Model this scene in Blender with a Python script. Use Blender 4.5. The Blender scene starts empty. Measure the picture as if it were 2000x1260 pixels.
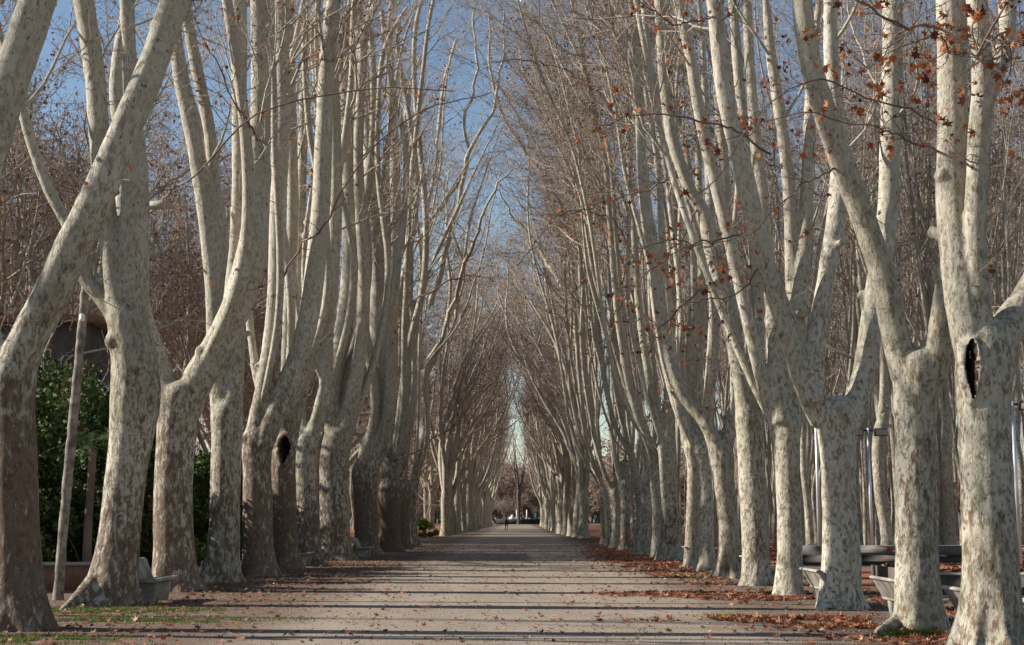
import bpy, math, random
import numpy as np
from mathutils import noise, Vector

random.seed(11)
rng = np.random.default_rng(11)
D = bpy.data
SC = bpy.context.scene
COL = SC.collection

# ---------------------------------------------------------------- camera, sky, sun
F = 2800.0                       # focal length in pixels of the 2000 px wide photograph
CAMZ = 1.6
PITCH = math.atan(384 / F)
YAW = math.atan(10 / F)
cam_d = D.cameras.new('camera')
cam_d.sensor_width = 36.0
cam_d.lens = F / 2000 * 36
cam_d.clip_start = 0.1
cam_d.clip_end = 6000
cam = D.objects.new('camera', cam_d)
cam.location = (0, 0, CAMZ)
cam.rotation_euler = (math.pi / 2 + PITCH, 0, YAW)
COL.objects.link(cam)
SC.camera = cam

SUN_EL = math.radians(29)
SUN_AZ = math.radians(-84)       # clockwise from +Y: low winter sun on the left, slightly ahead
sdir = Vector((math.sin(SUN_AZ) * math.cos(SUN_EL), math.cos(SUN_AZ) * math.cos(SUN_EL), math.sin(SUN_EL)))
world = D.worlds.new('World')
SC.world = world
world.use_nodes = True
nt = world.node_tree
sky = nt.nodes.new('ShaderNodeTexSky')
sky.sky_type = 'NISHITA'
sky.sun_disc = False
sky.sun_elevation = SUN_EL
sky.sun_rotation = SUN_AZ
sky.altitude = 0
sky.air_density = 1.0
sky.dust_density = 0.0
sky.ozone_density = 0.7
nt.nodes['Background'].inputs['Strength'].default_value = 0.064
nt.links.new(sky.outputs[0], nt.nodes['Background'].inputs[0])
sun_d = D.lights.new('sun', 'SUN')
sun_d.energy = 5.0
sun_d.angle = math.radians(0.5)
sun_d.color = (1.0, 0.94, 0.85)
sun = D.objects.new('sun', sun_d)
sun.rotation_euler = sdir.to_track_quat('Z', 'Y').to_euler()
sun.location = (-30, 20, 30)
COL.objects.link(sun)
SC.view_settings.view_transform = 'Standard'
SC.view_settings.look = 'None'
SC.view_settings.exposure = 0.92
SC.view_settings.gamma = 1.0
SC.cycles.max_bounces = 5
SC.cycles.diffuse_bounces = 2
SC.cycles.use_denoising = True

# ---------------------------------------------------------------- pixel of the photo -> point in the place
cp, sp = math.cos(PITCH), math.sin(PITCH)
cy, sy = math.cos(YAW), math.sin(YAW)
def ray(px, py):
    x = (px - 1000) / F; u = (630 - py) / F
    fx, fz = cp - u * sp, sp + u * cp          # forward / up after the pitch
    return (x * cy - fx * sy, x * sy + fx * cy, fz)
def ground(px, py):
    r = ray(px, py); t = -CAMZ / r[2]
    return np.array([r[0] * t, r[1] * t, 0.0])
def at(px, py, Y):
    r = ray(px, py); t = Y / r[1]
    return np.array([r[0] * t, Y, CAMZ + r[2] * t])

# ---------------------------------------------------------------- materials
def mat(name):
    m = D.materials.new(name); m.use_nodes = True
    n = m.node_tree
    b = n.nodes['Principled BSDF']
    b.inputs['Roughness'].default_value = 0.85
    b.inputs['Specular IOR Level'].default_value = 0.25
    return m, n, b
def nd(n, t, **kw):
    x = n.nodes.new(t)
    for k, v in kw.items():
        if k in x.inputs: x.inputs[k].default_value = v
        else: setattr(x, k, v)
    return x
def noise_t(n, vec, scale, detail=4, rough=0.55, dist=0.0):
    x = nd(n, 'ShaderNodeTexNoise', Scale=scale, Detail=detail, Roughness=rough, Distortion=dist)
    if vec is not None: n.links.new(vec, x.inputs['Vector'])
    return x.outputs['Fac']
def ramp(n, fac, stops, interp='LINEAR'):
    r = n.nodes.new('ShaderNodeValToRGB'); r.color_ramp.interpolation = interp
    e = r.color_ramp.elements
    e[0].position, e[0].color = stops[0][0], (*stops[0][1], 1)
    e[1].position, e[1].color = stops[1][0], (*stops[1][1], 1)
    for p, c in stops[2:]:
        k = e.new(p); k.color = (*c, 1)
    n.links.new(fac, r.inputs[0])
    return r.outputs[0]
def step(n, fac, a, b):
    r = nd(n, 'ShaderNodeMapRange'); r.inputs['From Min'].default_value = a; r.inputs['From Max'].default_value = b
    n.links.new(fac, r.inputs['Value']); return r.outputs[0]
def mix(n, fac, a, b, mode='MIX'):
    x = n.nodes.new('ShaderNodeMix'); x.data_type = 'RGBA'; x.blend_type = mode
    for s, v in ((x.inputs[0], fac), (x.inputs[6], a), (x.inputs[7], b)):
        if isinstance(v, (int, float)): s.default_value = v
        elif isinstance(v, tuple): s.default_value = (*v, 1)
        else: n.links.new(v, s)
    return x.outputs[2]
def math_n(n, op, a, b=0.0):
    x = n.nodes.new('ShaderNodeMath'); x.operation = op; x.use_clamp = False
    for s, v in ((x.inputs[0], a), (x.inputs[1], b)):
        if isinstance(v, (int, float)): s.default_value = v
        else: n.links.new(v, s)
    return x.outputs[0]
def bump(n, b, h, strength, dist=0.02):
    x = nd(n, 'ShaderNodeBump', Strength=strength, Distance=dist)
    n.links.new(h, x.inputs['Height']); n.links.new(x.outputs[0], b.inputs['Normal'])
def coords(n, scale=(1, 1, 1), rnd=True, out='Object'):
    tc = n.nodes.new('ShaderNodeTexCoord')
    mp = n.nodes.new('ShaderNodeMapping'); mp.inputs['Scale'].default_value = scale
    n.links.new(tc.outputs[out], mp.inputs['Vector'])
    v = mp.outputs[0]
    if rnd:
        oi = n.nodes.new('ShaderNodeObjectInfo')
        k = math_n(n, 'MULTIPLY', oi.outputs['Random'], 61.0)
        a = n.nodes.new('ShaderNodeVectorMath'); a.operation = 'ADD'
        n.links.new(v, a.inputs[0]); n.links.new(k, a.inputs[1]); v = a.outputs[0]
    return v

def bark_material(name, pale, grey, brown, fleck, big):
    m, n, b = mat(name)
    v = coords(n, (1, 1, 0.55))
    oi = n.nodes.new('ShaderNodeObjectInfo')
    amt = n.nodes.new('ShaderNodeSeparateColor'); n.links.new(oi.outputs['Color'], amt.inputs[0])
    patch = noise_t(n, v, 13.0, 6, 0.66, 0.5)
    c = ramp(n, patch, [(0.41, grey), (0.48, tuple(x * 0.86 for x in pale)), (0.52, pale), (0.64, tuple(min(1, x * 1.1) for x in pale))])
    tone = noise_t(n, v, 0.9, 3)
    big = noise_t(n, v, 4.2, 5, 0.7, 0.8)
    c = mix(n, step(n, big, 0.55, 0.60), c, mix(n, 0.55, c, (grey[0] * 1.1, grey[1] * 1.12, grey[2] * 0.85)))
    c = mix(n, math_n(n, 'MULTIPLY', step(n, noise_t(n, v, 3.1, 4, 0.6), 0.62, 0.70), 0.5), c, (pale[0], pale[1] * 0.96, pale[2] * 0.74))
    c = mix(n, step(n, tone, 0.35, 0.7), c, mix(n, 0.6, c, (grey[0], grey[1] * 1.02, grey[2] * 0.9)))
    # plates of old brown bark: more of it where the tree's own amount is high
    v2 = coords(n, (1, 1, 0.4))
    pl = noise_t(n, v2, 9.0, 6, 0.7, 0.4)
    area = noise_t(n, v, 0.75, 3)
    tc = n.nodes.new('ShaderNodeTexCoord'); sz = n.nodes.new('ShaderNodeSeparateXYZ'); n.links.new(tc.outputs['Object'], sz.inputs[0])
    old = step(n, sz.outputs[2], 6.5, 1.5)                      # old plates stay on the butt, the limbs have shed theirs
    a2 = math_n(n, 'MULTIPLY', amt.outputs[0], math_n(n, 'ADD', math_n(n, 'MULTIPLY', old, 0.22), 0.05))
    th = math_n(n, 'ADD', math_n(n, 'MULTIPLY', area, 0.36), a2)
    s = math_n(n, 'ADD', pl, th)
    bc = ramp(n, noise_t(n, v, 11.0, 4, 0.7), [(0.35, tuple(x * 0.7 for x in brown)), (0.65, tuple(x * 1.5 for x in brown))])
    c = mix(n, math_n(n, 'MULTIPLY', step(n, s, 0.80, 0.89), 0.85), c, bc)
    smooth_ = math_n(n, 'MULTIPLY', step(n, sz.outputs[2], 4.0, 8.5), 0.5)      # young bark of the limbs is smoother and paler
    c = mix(n, smooth_, c, tuple(x * 0.93 for x in pale))
    # small dark flecks and lenticels
    fl = noise_t(n, coords(n, (1, 1, 0.5)), 21.0, 3, 0.5, 0.3)
    c = mix(n, math_n(n, 'MULTIPLY', step(n, fl, 0.62, 0.67), 0.75), c, fleck)
    c = mix(n, math_n(n, 'MULTIPLY', oi.outputs['Random'], 0.55), c, mix(n, 1.0, c, (0.80, 0.79, 0.72), 'MULTIPLY'))
    n.links.new(c, b.inputs['Base Color'])
    h = math_n(n, 'ADD', math_n(n, 'MULTIPLY', patch, 0.6), math_n(n, 'MULTIPLY', noise_t(n, v, 30, 4, 0.7), 0.5))
    h = math_n(n, 'ADD', h, math_n(n, 'MULTIPLY', pl, 0.9))
    bump(n, b, h, 0.75, 0.035)
    return m
M_BARK = bark_material('plane_bark', (0.51, 0.465, 0.39), (0.205, 0.18, 0.13), (0.115, 0.066, 0.043), (0.075, 0.05, 0.035), 1)
M_FAR = bark_material('far_bark', (0.49, 0.445, 0.37), (0.20, 0.175, 0.13), (0.105, 0.08, 0.055), (0.08, 0.06, 0.04), 1)
def flat(name, col, var=0.25, scale=3.0, rough=0.85, tr=0.0, bmp=0.0, hue=None):
    m, n, b = mat(name)
    v = coords(n)
    f = noise_t(n, v, scale, 4)
    a = tuple(x * (1 - var) for x in col); c2 = hue or tuple(min(1, x * (1 + var)) for x in col)
    n.links.new(ramp(n, f, [(0.35, a), (0.65, c2)]), b.inputs['Base Color'])
    b.inputs['Roughness'].default_value = rough
    if bmp: bump(n, b, noise_t(n, v, scale * 6, 5, 0.65), bmp, 0.01)
    return m
M_TWIG = flat('twig_bark', (0.30, 0.24, 0.195), 0.35, 1.3)
M_TWIGD = flat('dark_twig', (0.17, 0.12, 0.09), 0.3, 1.3)
def leaf_material(name, cols, trans=0.35):
    m, n, b = mat(name)
    geo = n.nodes.new('ShaderNodeNewGeometry')
    c = ramp(n, geo.outputs['Random Per Island'], cols)
    n.links.new(c, b.inputs['Base Color']); b.inputs['Roughness'].default_value = 0.7
    t = n.nodes.new('ShaderNodeBsdfTranslucent'); n.links.new(c, t.inputs[0])
    ms = n.nodes.new('ShaderNodeMixShader'); ms.inputs[0].default_value = trans
    n.links.new(b.outputs[0], ms.inputs[1]); n.links.new(t.outputs[0], ms.inputs[2])
    n.links.new(ms.outputs[0], n.nodes['Material Output'].inputs[0])
    return m
M_DRY = leaf_material('dry_leaf', [(0.0, (0.09, 0.03, 0.018)), (0.4, (0.25, 0.068, 0.027)), (0.8, (0.37, 0.12, 0.043)), (1.0, (0.46, 0.24, 0.12))])
M_DRYFAR = leaf_material('dry_leaf_far', [(0.0, (0.14, 0.06, 0.04)), (0.5, (0.24, 0.11, 0.075)), (1.0, (0.34, 0.19, 0.13))])
M_HAZEGROVE = leaf_material('hazed_grove_leaf', [(0.0, (0.24, 0.15, 0.11)), (0.5, (0.36, 0.235, 0.175)), (1.0, (0.46, 0.33, 0.25))])  # grove leaves coloured paler to stand for the haze of distance
M_SHADEBARK = flat('shaded_bark', (0.085, 0.07, 0.06), 0.3, 2.0)  # bark colour darkened to show the lone tree's shaded side
M_LITTER = leaf_material('litter_leaf', [(0.0, (0.12, 0.045, 0.028)), (0.45, (0.26, 0.09, 0.045)), (0.85, (0.36, 0.16, 0.085)), (1.0, (0.50, 0.34, 0.22))], 0.15)
M_EVER = leaf_material('evergreen_leaf', [(0.0, (0.012, 0.03, 0.01)), (0.5, (0.035, 0.07, 0.016)), (0.85, (0.08, 0.12, 0.025)), (1.0, (0.16, 0.15, 0.05))], 0.2)
M_OLIVE = leaf_material('olive_leaf', [(0.0, (0.03, 0.035, 0.008)), (0.5, (0.07, 0.07, 0.015)), (1.0, (0.14, 0.10, 0.03))], 0.25)
M_BRIGHT = leaf_material('bright_leaf', [(0.0, (0.07, 0.12, 0.01)), (0.5, (0.16, 0.24, 0.02)), (1.0, (0.28, 0.34, 0.05))], 0.35)
M_GRASS = leaf_material('grass_blade', [(0.0, (0.05, 0.085, 0.015)), (0.6, (0.11, 0.16, 0.03)), (1.0, (0.20, 0.19, 0.06))], 0.3)
M_STONE = flat('bench_stone', (0.27, 0.25, 0.215), 0.35, 3.0, 0.85, bmp=0.5)
M_METAL = flat('pole_metal', (0.62, 0.63, 0.65), 0.08, 2.0, 0.35)
M_METAL.node_tree.nodes['Principled BSDF'].inputs['Metallic'].default_value = 0.35
M_DARKMETAL = flat('dark_metal', (0.05, 0.048, 0.045), 0.2, 4.0, 0.5)
M_WOOD = flat('pole_wood', (0.21, 0.18, 0.155), 0.5, 7.0, 0.95, bmp=1.0)
M_BRICK = flat('brick', (0.22, 0.12, 0.085), 0.2, 6.0, 0.9, bmp=0.3)
M_CONC = flat('concrete', (0.33, 0.31, 0.29), 0.14, 2.0, 0.85, bmp=0.3)
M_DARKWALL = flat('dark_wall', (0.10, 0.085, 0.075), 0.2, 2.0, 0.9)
M_WHITE = flat('white_ceramic', (0.75, 0.74, 0.70), 0.05, 4.0, 0.3)
M_HOLE = flat('inner_shade', (0.035, 0.022, 0.015), 0.7, 9.0, 1.0, bmp=0.8)  # near-black brown paints in the shade deep inside a hollow
M_WALLSHADE = flat('shaded_concrete', (0.17, 0.155, 0.145), 0.25, 1.5, 0.9, bmp=0.3)  # concrete colour darkened because the long wall's face lies in shade
M_CLOTH = flat('dark_cloth', (0.022, 0.02, 0.024), 0.2, 6.0, 0.95)
M_SKIN = flat('skin', (0.42, 0.26, 0.19), 0.05, 4.0, 0.6)
M_GREEN = flat('green_panel', (0.01, 0.13, 0.07), 0.1, 2.0, 0.6)
M_RED = flat('red_plastic', (0.42, 0.03, 0.03), 0.1, 2.0, 0.5)
M_ROOT = M_BARK

def dirt(name, base, dark, leafy, worn=False):
    m, n, b = mat(name)
    v = coords(n, rnd=False)
    g = noise_t(n, v, 0.45, 5, 0.6)
    c = ramp(n, g, [(0.3, dark), (0.7, base)])
    if worn:      # long tracks, washed patches and edges that go back to bare earth
        tr = noise_t(n, coords(n, (1.6, 0.05, 1), rnd=False), 1.0, 5, 0.6)
        c = mix(n, math_n(n, 'MULTIPLY', step(n, tr, 0.50, 0.68), 0.45), c, tuple(x * 1.18 for x in base))
        c = mix(n, math_n(n, 'MULTIPLY', step(n, noise_t(n, v, 1.7, 6, 0.7), 0.56, 0.66), 0.4), c, (0.22, 0.165, 0.125))
        sx = n.nodes.new('ShaderNodeSeparateXYZ'); n.links.new(v, sx.inputs[0])
        ed = math_n(n, 'ADD', math_n(n, 'ABSOLUTE', sx.outputs[0]), math_n(n, 'MULTIPLY', noise_t(n, v, 0.9, 6, 0.7), 3.2))
        c = mix(n, step(n, ed, 4.6, 5.9), c, ramp(n, g, [(0.3, (0.13, 0.09, 0.068)), (0.7, (0.20, 0.145, 0.105))]))
    fine = noise_t(n, v, 14.0, 6, 0.75)
    c = mix(n, 0.55, c, ramp(n, fine, [(0.3, (0.45, 0.43, 0.42)), (0.7, (1.0, 1.0, 1.0))]), 'MULTIPLY')
    peb = noise_t(n, v, 75.0, 2, 0.5)
    c = mix(n, math_n(n, 'MULTIPLY', step(n, peb, 0.62, 0.70), 0.5), c, tuple(min(1, x * 1.7) for x in base))
    c = mix(n, math_n(n, 'MULTIPLY', step(n, peb, 0.40, 0.33), 0.5), c, tuple(x * 0.4 for x in base))
    if leafy:
        lv = noise_t(n, v, 8.0, 4, 0.7); area = noise_t(n, v, 0.25, 3)
        s = math_n(n, 'ADD', lv, math_n(n, 'MULTIPLY', area, leafy))
        lc = ramp(n, noise_t(n, v, 22, 2), [(0.3, (0.10, 0.04, 0.025)), (0.5, (0.25, 0.10, 0.05)), (0.7, (0.40, 0.20, 0.11))])
        c = mix(n, step(n, s, 0.62, 0.68), c, lc)
    n.links.new(c, b.inputs['Base Color'])
    h = math_n(n, 'ADD', math_n(n, 'MULTIPLY', fine, 1.0), math_n(n, 'MULTIPLY', peb, 0.4))
    bump(n, b, h, 0.6, 0.02)
    b.inputs['Specular IOR Level'].default_value = 0.1
    return m
M_GROUND = dirt('bare_earth', (0.20, 0.145, 0.105), (0.13, 0.09, 0.068), 0.0)
M_PATH = dirt('gravel', (0.35, 0.29, 0.232), (0.265, 0.212, 0.165), 0.0, True)
M_FOREST = dirt('leafy_earth', (0.24, 0.18, 0.13), (0.15, 0.10, 0.08), 0.55)

# ---------------------------------------------------------------- mesh helpers
def mesh_np(name, V, F, m, parent=None, smooth=True, loc=None):
    """V (n,3); F list of int arrays (k, sides) -> one object"""
    if not isinstance(F, list): F = [F]
    F = [f for f in F if len(f)]
    me = D.meshes.new(name)
    me.vertices.add(len(V)); me.vertices.foreach_set('co', np.asarray(V, np.float32).ravel())
    tot = np.concatenate([np.full(len(f), f.shape[1], np.int32) for f in F])
    loops = np.concatenate([f.ravel() for f in F]).astype(np.int32)
    me.loops.add(len(loops)); me.loops.foreach_set('vertex_index', loops)
    me.polygons.add(len(tot))
    st = np.zeros(len(tot), np.int32); st[1:] = np.cumsum(tot)[:-1]
    me.polygons.foreach_set('loop_start', st)
    if smooth: me.polygons.foreach_set('use_smooth', np.ones(len(tot), bool))
    me.update(calc_edges=True)
    me.materials.append(m)
    o = D.objects.new(name, me); COL.objects.link(o)
    if parent is not None: o.parent = parent
    if loc is not None: o.location = loc
    return o
def nrm(a): return a / np.maximum(np.linalg.norm(a, axis=-1, keepdims=True), 1e-9)
def tubes(P, R, sides=3, cap=False):
    """P (M,K,3), R (M,K) -> V, quads (, caps)"""
    M, K, _ = P.shape
    T = np.empty_like(P); T[:, 1:-1] = P[:, 2:] - P[:, :-2]; T[:, 0] = P[:, 1] - P[:, 0]; T[:, -1] = P[:, -1] - P[:, -2]
    T = nrm(T)
    ref = nrm(P[:, -1] - P[:, 0])
    aux = np.where(np.abs(ref[:, 2:3]) > 0.75, np.array([[0.0, 1.0, 0.0]]), np.array([[0.0, 0.0, 1.0]]))
    N = nrm(np.cross(T, aux[:, None, :])); B = np.cross(T, N)
    a = np.arange(sides) / sides * 2 * np.pi
    V = P[:, :, None] + R[:, :, None, None] * (np.cos(a)[None, None, :, None] * N[:, :, None] + np.sin(a)[None, None, :, None] * B[:, :, None])
    base = (np.arange(M) * K * sides)[:, None, None] + (np.arange(K - 1) * sides)[None, :, None]
    i = np.arange(sides); j = (i + 1) % sides
    q = np.stack([base + i, base + j, base + sides + j, base + sides + i], -1).reshape(-1, 4)
    F = [q]
    V = V.reshape(-1, 3)
    if cap:
        b0 = (np.arange(M) * K * sides)[:, None]
        F.append(b0 + i[::-1][None]); F.append(b0 + (K - 1) * sides + i[None])
    return V, F
class Buf:
    def __init__(s): s.V = []; s.F = []; s.n = 0
    def add(s, V, F):
        if not isinstance(F, list): F = [F]
        s.V.append(np.asarray(V, float)); s.F += [f + s.n for f in F]; s.n += len(V)
    def obj(s, name, m, parent=None, smooth=True, loc=None):
        return mesh_np(name, np.concatenate(s.V), s.F, m, parent, smooth, loc)
def box(b, lo, hi, taper=None):
    x0, y0, z0 = lo; x1, y1, z1 = hi
    V = np.array([[x0, y0, z0], [x1, y0, z0], [x1, y1, z0], [x0, y1, z0], [x0, y0, z1], [x1, y0, z1], [x1, y1, z1], [x0, y1, z1]], float)
    Fq = np.array([[0, 3, 2, 1], [4, 5, 6, 7], [0, 1, 5, 4], [1, 2, 6, 5], [2, 3, 7, 6], [3, 0, 4, 7]])
    b.add(V, Fq)
def prism_y(b, prof, y0, y1):
    """outline in x,z extruded along y"""
    n = len(prof)
    V = [[x, y0, z] for x, z in prof] + [[x, y1, z] for x, z in prof]
    i = np.arange(n); j = (i + 1) % n
    b.add(np.array(V, float), [np.stack([i, j, j + n, i + n], -1), i[::-1][None].copy(), (i + n)[None].copy()])
def resample(pts, K):
    """smooth curve through control points (rows: x,y,z,r)"""
    pts = np.asarray(pts, float); n = len(pts)
    d = np.r_[0, np.cumsum(np.linalg.norm(np.diff(pts[:, :3], axis=0), axis=1))]
    m = np.gradient(pts, d, axis=0) if n > 2 else np.repeat(((pts[1] - pts[0]) / d[-1])[None], 2, 0)
    s = np.linspace(0, d[-1], K); out = []
    k = np.clip(np.searchsorted(d, s, 'right') - 1, 0, n - 2)
    h = (d[k + 1] - d[k])[:, None]; t = ((s - d[k])[:, None]) / h
    out = (2 * t**3 - 3 * t**2 + 1) * pts[k] + (t**3 - 2 * t**2 + t) * h * m[k] + (-2 * t**3 + 3 * t**2) * pts[k + 1] + (t**3 - t**2) * h * m[k + 1]
    out[:, 3] = np.maximum(out[:, 3], 0.004)
    return out

def children(P, R, n, t0, t1, length, ang, up, K, gnarl, rfac=0.5, rmin=0.003, pull=None, lenfall=0.5, g=None):
    """grow n branches from each parent polyline; returns (M*n,K,3),(M*n,K)"""
    g = g or rng
    M, KP, _ = P.shape
    t = (t0 + (t1 - t0) * (np.arange(n)[None] + g.random((M, n))) / n)
    x = t * (KP - 1); i = np.clip(x.astype(int), 0, KP - 2); f = (x - i)
    mi = np.arange(M)[:, None]
    p0 = P[mi, i] * (1 - f[..., None]) + P[mi, i + 1] * f[..., None]
    r0 = R[mi, i] * (1 - f) + R[mi, i + 1] * f
    T = nrm(P[mi, i + 1] - P[mi, i])
    rnd = g.normal(size=(M, n, 3)); perp = nrm(rnd - (rnd * T).sum(-1, keepdims=True) * T)
    if pull is not None: perp = nrm(perp + pull)
    a = ang * (0.7 + 0.6 * g.random((M, n)))[..., None]
    d = nrm(np.cos(a) * T + np.sin(a) * perp)
    L = length * (0.55 + 0.75 * g.random((M, n))) * (1 - lenfall * t)
    seg = (L / (K - 1))[..., None]
    Q = np.empty((M, n, K, 3)); Q[:, :, 0] = p0
    for k in range(1, K):
        d = nrm(d + g.normal(size=d.shape) * gnarl + np.array([0, 0, up]))
        Q[:, :, k] = Q[:, :, k - 1] + d * seg
    rs = np.maximum(np.minimum(r0 * rfac, L * 0.011 + 0.002), rmin)
    RR = rs[..., None] * np.linspace(1, 0.35, K)[None, None]
    return Q.reshape(-1, K, 3), np.maximum(RR.reshape(-1, K), rmin * 0.6)

# palmate plane leaf (outline fan), in its own plane
_la = np.radians([-90, -60, -28, 0, 35, 60, 90, 120, 145, 180, 208, 240])
_lr = np.array([0.42, 0.25, 0.40, 0.24, 0.52, 0.26, 0.62, 0.26, 0.52, 0.24, 0.40, 0.25])
LEAF = np.c_[np.cos(_la) * _lr, np.sin(_la) * _lr + 0.1, 0.22 * (_lr ** 2)]
LEAF = np.r_[[[0, 0.1, 0]], LEAF]
LEAF_F = np.array([[0, i, i % 12 + 1] for i in range(1, 13)])
SMALL = np.array([[-.5, 0, .1], [0, -.5, -.08], [.5, 0, .1], [0, .6, 0]])
def leaves(P, size, normal_up=False, small=False, g=None, curl=1.0):
    g = g or rng
    n = len(P)
    tpl = SMALL if small else LEAF
    q = g.normal(size=(n, 3))
    if normal_up: q = q * 0.28 + np.array([0, 0, 1.0])
    z = nrm(q); x = nrm(np.cross(z, g.normal(size=(n, 3)))); y = np.cross(z, x)
    s = (size * (0.6 + 0.7 * g.random(n)))[:, None, None]
    c = (curl * (0.4 + 1.6 * g.random(n)))[:, None, None]
    V = P[:, None] + s * (tpl[None, :, 0:1] * x[:, None] + tpl[None, :, 1:2] * y[:, None] + c * tpl[None, :, 2:3] * z[:, None])
    k = len(tpl)
    f = (np.array([[0, 1, 2, 3]]) if small else LEAF_F)
    Fq = (np.arange(n) * k)[:, None, None] + f[None]
    return V.reshape(-1, 3), Fq.reshape(-1, f.shape[1])

def empty(name, loc, label=None, cat=None, group=None, kind=None):
    o = D.objects.new(name, None); COL.objects.link(o); o.location = loc; o.empty_display_size = 0.3
    return tag(o, label, cat, group, kind)
def tag(o, label=None, cat=None, group=None, kind=None):
    if label: o['label'] = label
    if cat: o['category'] = cat
    if group: o['group'] = group
    if kind: o['kind'] = kind
    return o
def copy_tree(root, loc, rz, scale, label, group, tint=None):
    r = root.copy(); COL.objects.link(r); r.location = loc; r.rotation_euler = (0, 0, rz); r.scale = scale
    r['label'] = label; r['group'] = group
    for ch in root.children:
        c = ch.copy(); COL.objects.link(c); c.parent = r
        if tint is not None: c.color = (tint, tint, tint, 1)
    return r

# ---------------------------------------------------------------- the fused trunk of one tree
def fused(name, tubes_list, voxel, m, parent, origin, bumps=(), disp=0.02, seed=0, flare=None, cut=None):
    """tubes_list: arrays (K,4) x,y,z,r in world space; joined to one skin by a voxel remesh"""
    b = Buf()
    for t in tubes_list:
        V, Fc = tubes((t[None, :, :3] - origin), t[None, :, 3], 14, True)
        b.add(V, Fc)
    if flare:
        V, Fc = tubes((flare[0][None, :, :3] - origin), flare[0][None, :, 3], 28, True)
        V = V.reshape(len(flare[0]), 28, 3); ax = flare[0][:, None, :3] - origin; a = np.arange(28) / 28 * 2 * np.pi
        gg = np.random.default_rng(seed + 7); k = int(gg.integers(5, 8)); z = np.maximum(ax[..., 2], 0)
        lobe = 0.20 + 0.16 * np.cos(k * a + gg.uniform(0, 6)) + 0.14 * np.cos(2 * a + gg.uniform(0, 6)) + 0.10 * np.cos(3 * a + gg.uniform(0, 6))
        V = ax + (V - ax) * (1 + np.exp(-z[..., None] / 0.26) * 1.25 * lobe[None, :, None] + np.exp(-z[..., None] / 1.1) * 0.10 * (np.cos(k * a + 1)[None, :, None]))
        b.add(V.reshape(-1, 3), Fc)
    for (c, r) in bumps:
        c = np.asarray(c) - origin
        t = np.linspace(-1, 1, 7); P = np.array([c + [0, 0, r * k] for k in t]); Rr = r * np.sqrt(np.maximum(1 - t**2, 0.05))
        V, Fc = tubes(P[None], Rr[None], 10, True); b.add(V, Fc)
    tmp = b.obj('tmp', m)
    md = tmp.modifiers.new('r', 'REMESH'); md.mode = 'VOXEL'; md.voxel_size = voxel
    sm = tmp.modifiers.new('s', 'SMOOTH'); sm.factor = 0.5; sm.iterations = 7
    dg = bpy.context.evaluated_depsgraph_get()
    ev = tmp.evaluated_get(dg); me = D.meshes.new_from_object(ev)
    D.objects.remove(tmp)
    n = len(me.vertices); co = np.empty(n * 3, np.float32); no = np.empty(n * 3, np.float32)
    me.vertices.foreach_get('co', co); me.vertex_normals.foreach_get('vector', no)
    co = co.reshape(-1, 3); no = no.reshape(-1, 3)
    off = Vector((seed * 3.7, seed * 1.3, 0))
    h = np.empty(n, np.float32)
    for i in range(n):
        c = co[i]; p = Vector((c[0] * 2.2, c[1] * 2.2, c[2] * 0.9)) + off
        h[i] = noise.noise(p) + 0.55 * noise.noise(Vector((c[0] * 7, c[1] * 7, c[2] * 3.2)) + off)
    co += no * (h * disp)[:, None]
    if cut is not None:                  # a rotten hollow: push the skin in along the view of whoever faces it
        cx, cz, hw, hh, dep = cut; cx -= origin[0]; cz -= origin[2]
        u = (co[:, 2] - cz) / hh
        wz = hw * np.sqrt(np.maximum(0, 1 - u * u)) * np.where(u > 0, 1.0, 0.35 + 0.65 * (1 + u))
        q = np.abs(co[:, 0] - cx - 0.12 * hw * u) / np.maximum(wz, 1e-4)
        inside = (np.abs(u) < 1) & (q < 1) & (no[:, 1] < -0.1)
        co[inside, 1] += dep * np.clip((1 - q[inside]) * 5, 0, 1)
        vin = inside & (q < 0.93)
    me.vertices.foreach_set('co', co.ravel())
    me.polygons.foreach_set('use_smooth', np.ones(len(me.polygons), bool))
    me.materials.clear(); me.materials.append(m); me.update(); me.name = name
    if cut is not None:
        me.materials.append(M_HOLE)
        for p in me.polygons:
            if any(vin[v] for v in p.vertices): p.material_index = 1
    o = D.objects.new(name, me); COL.objects.link(o); o.parent = parent
    return o

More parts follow.
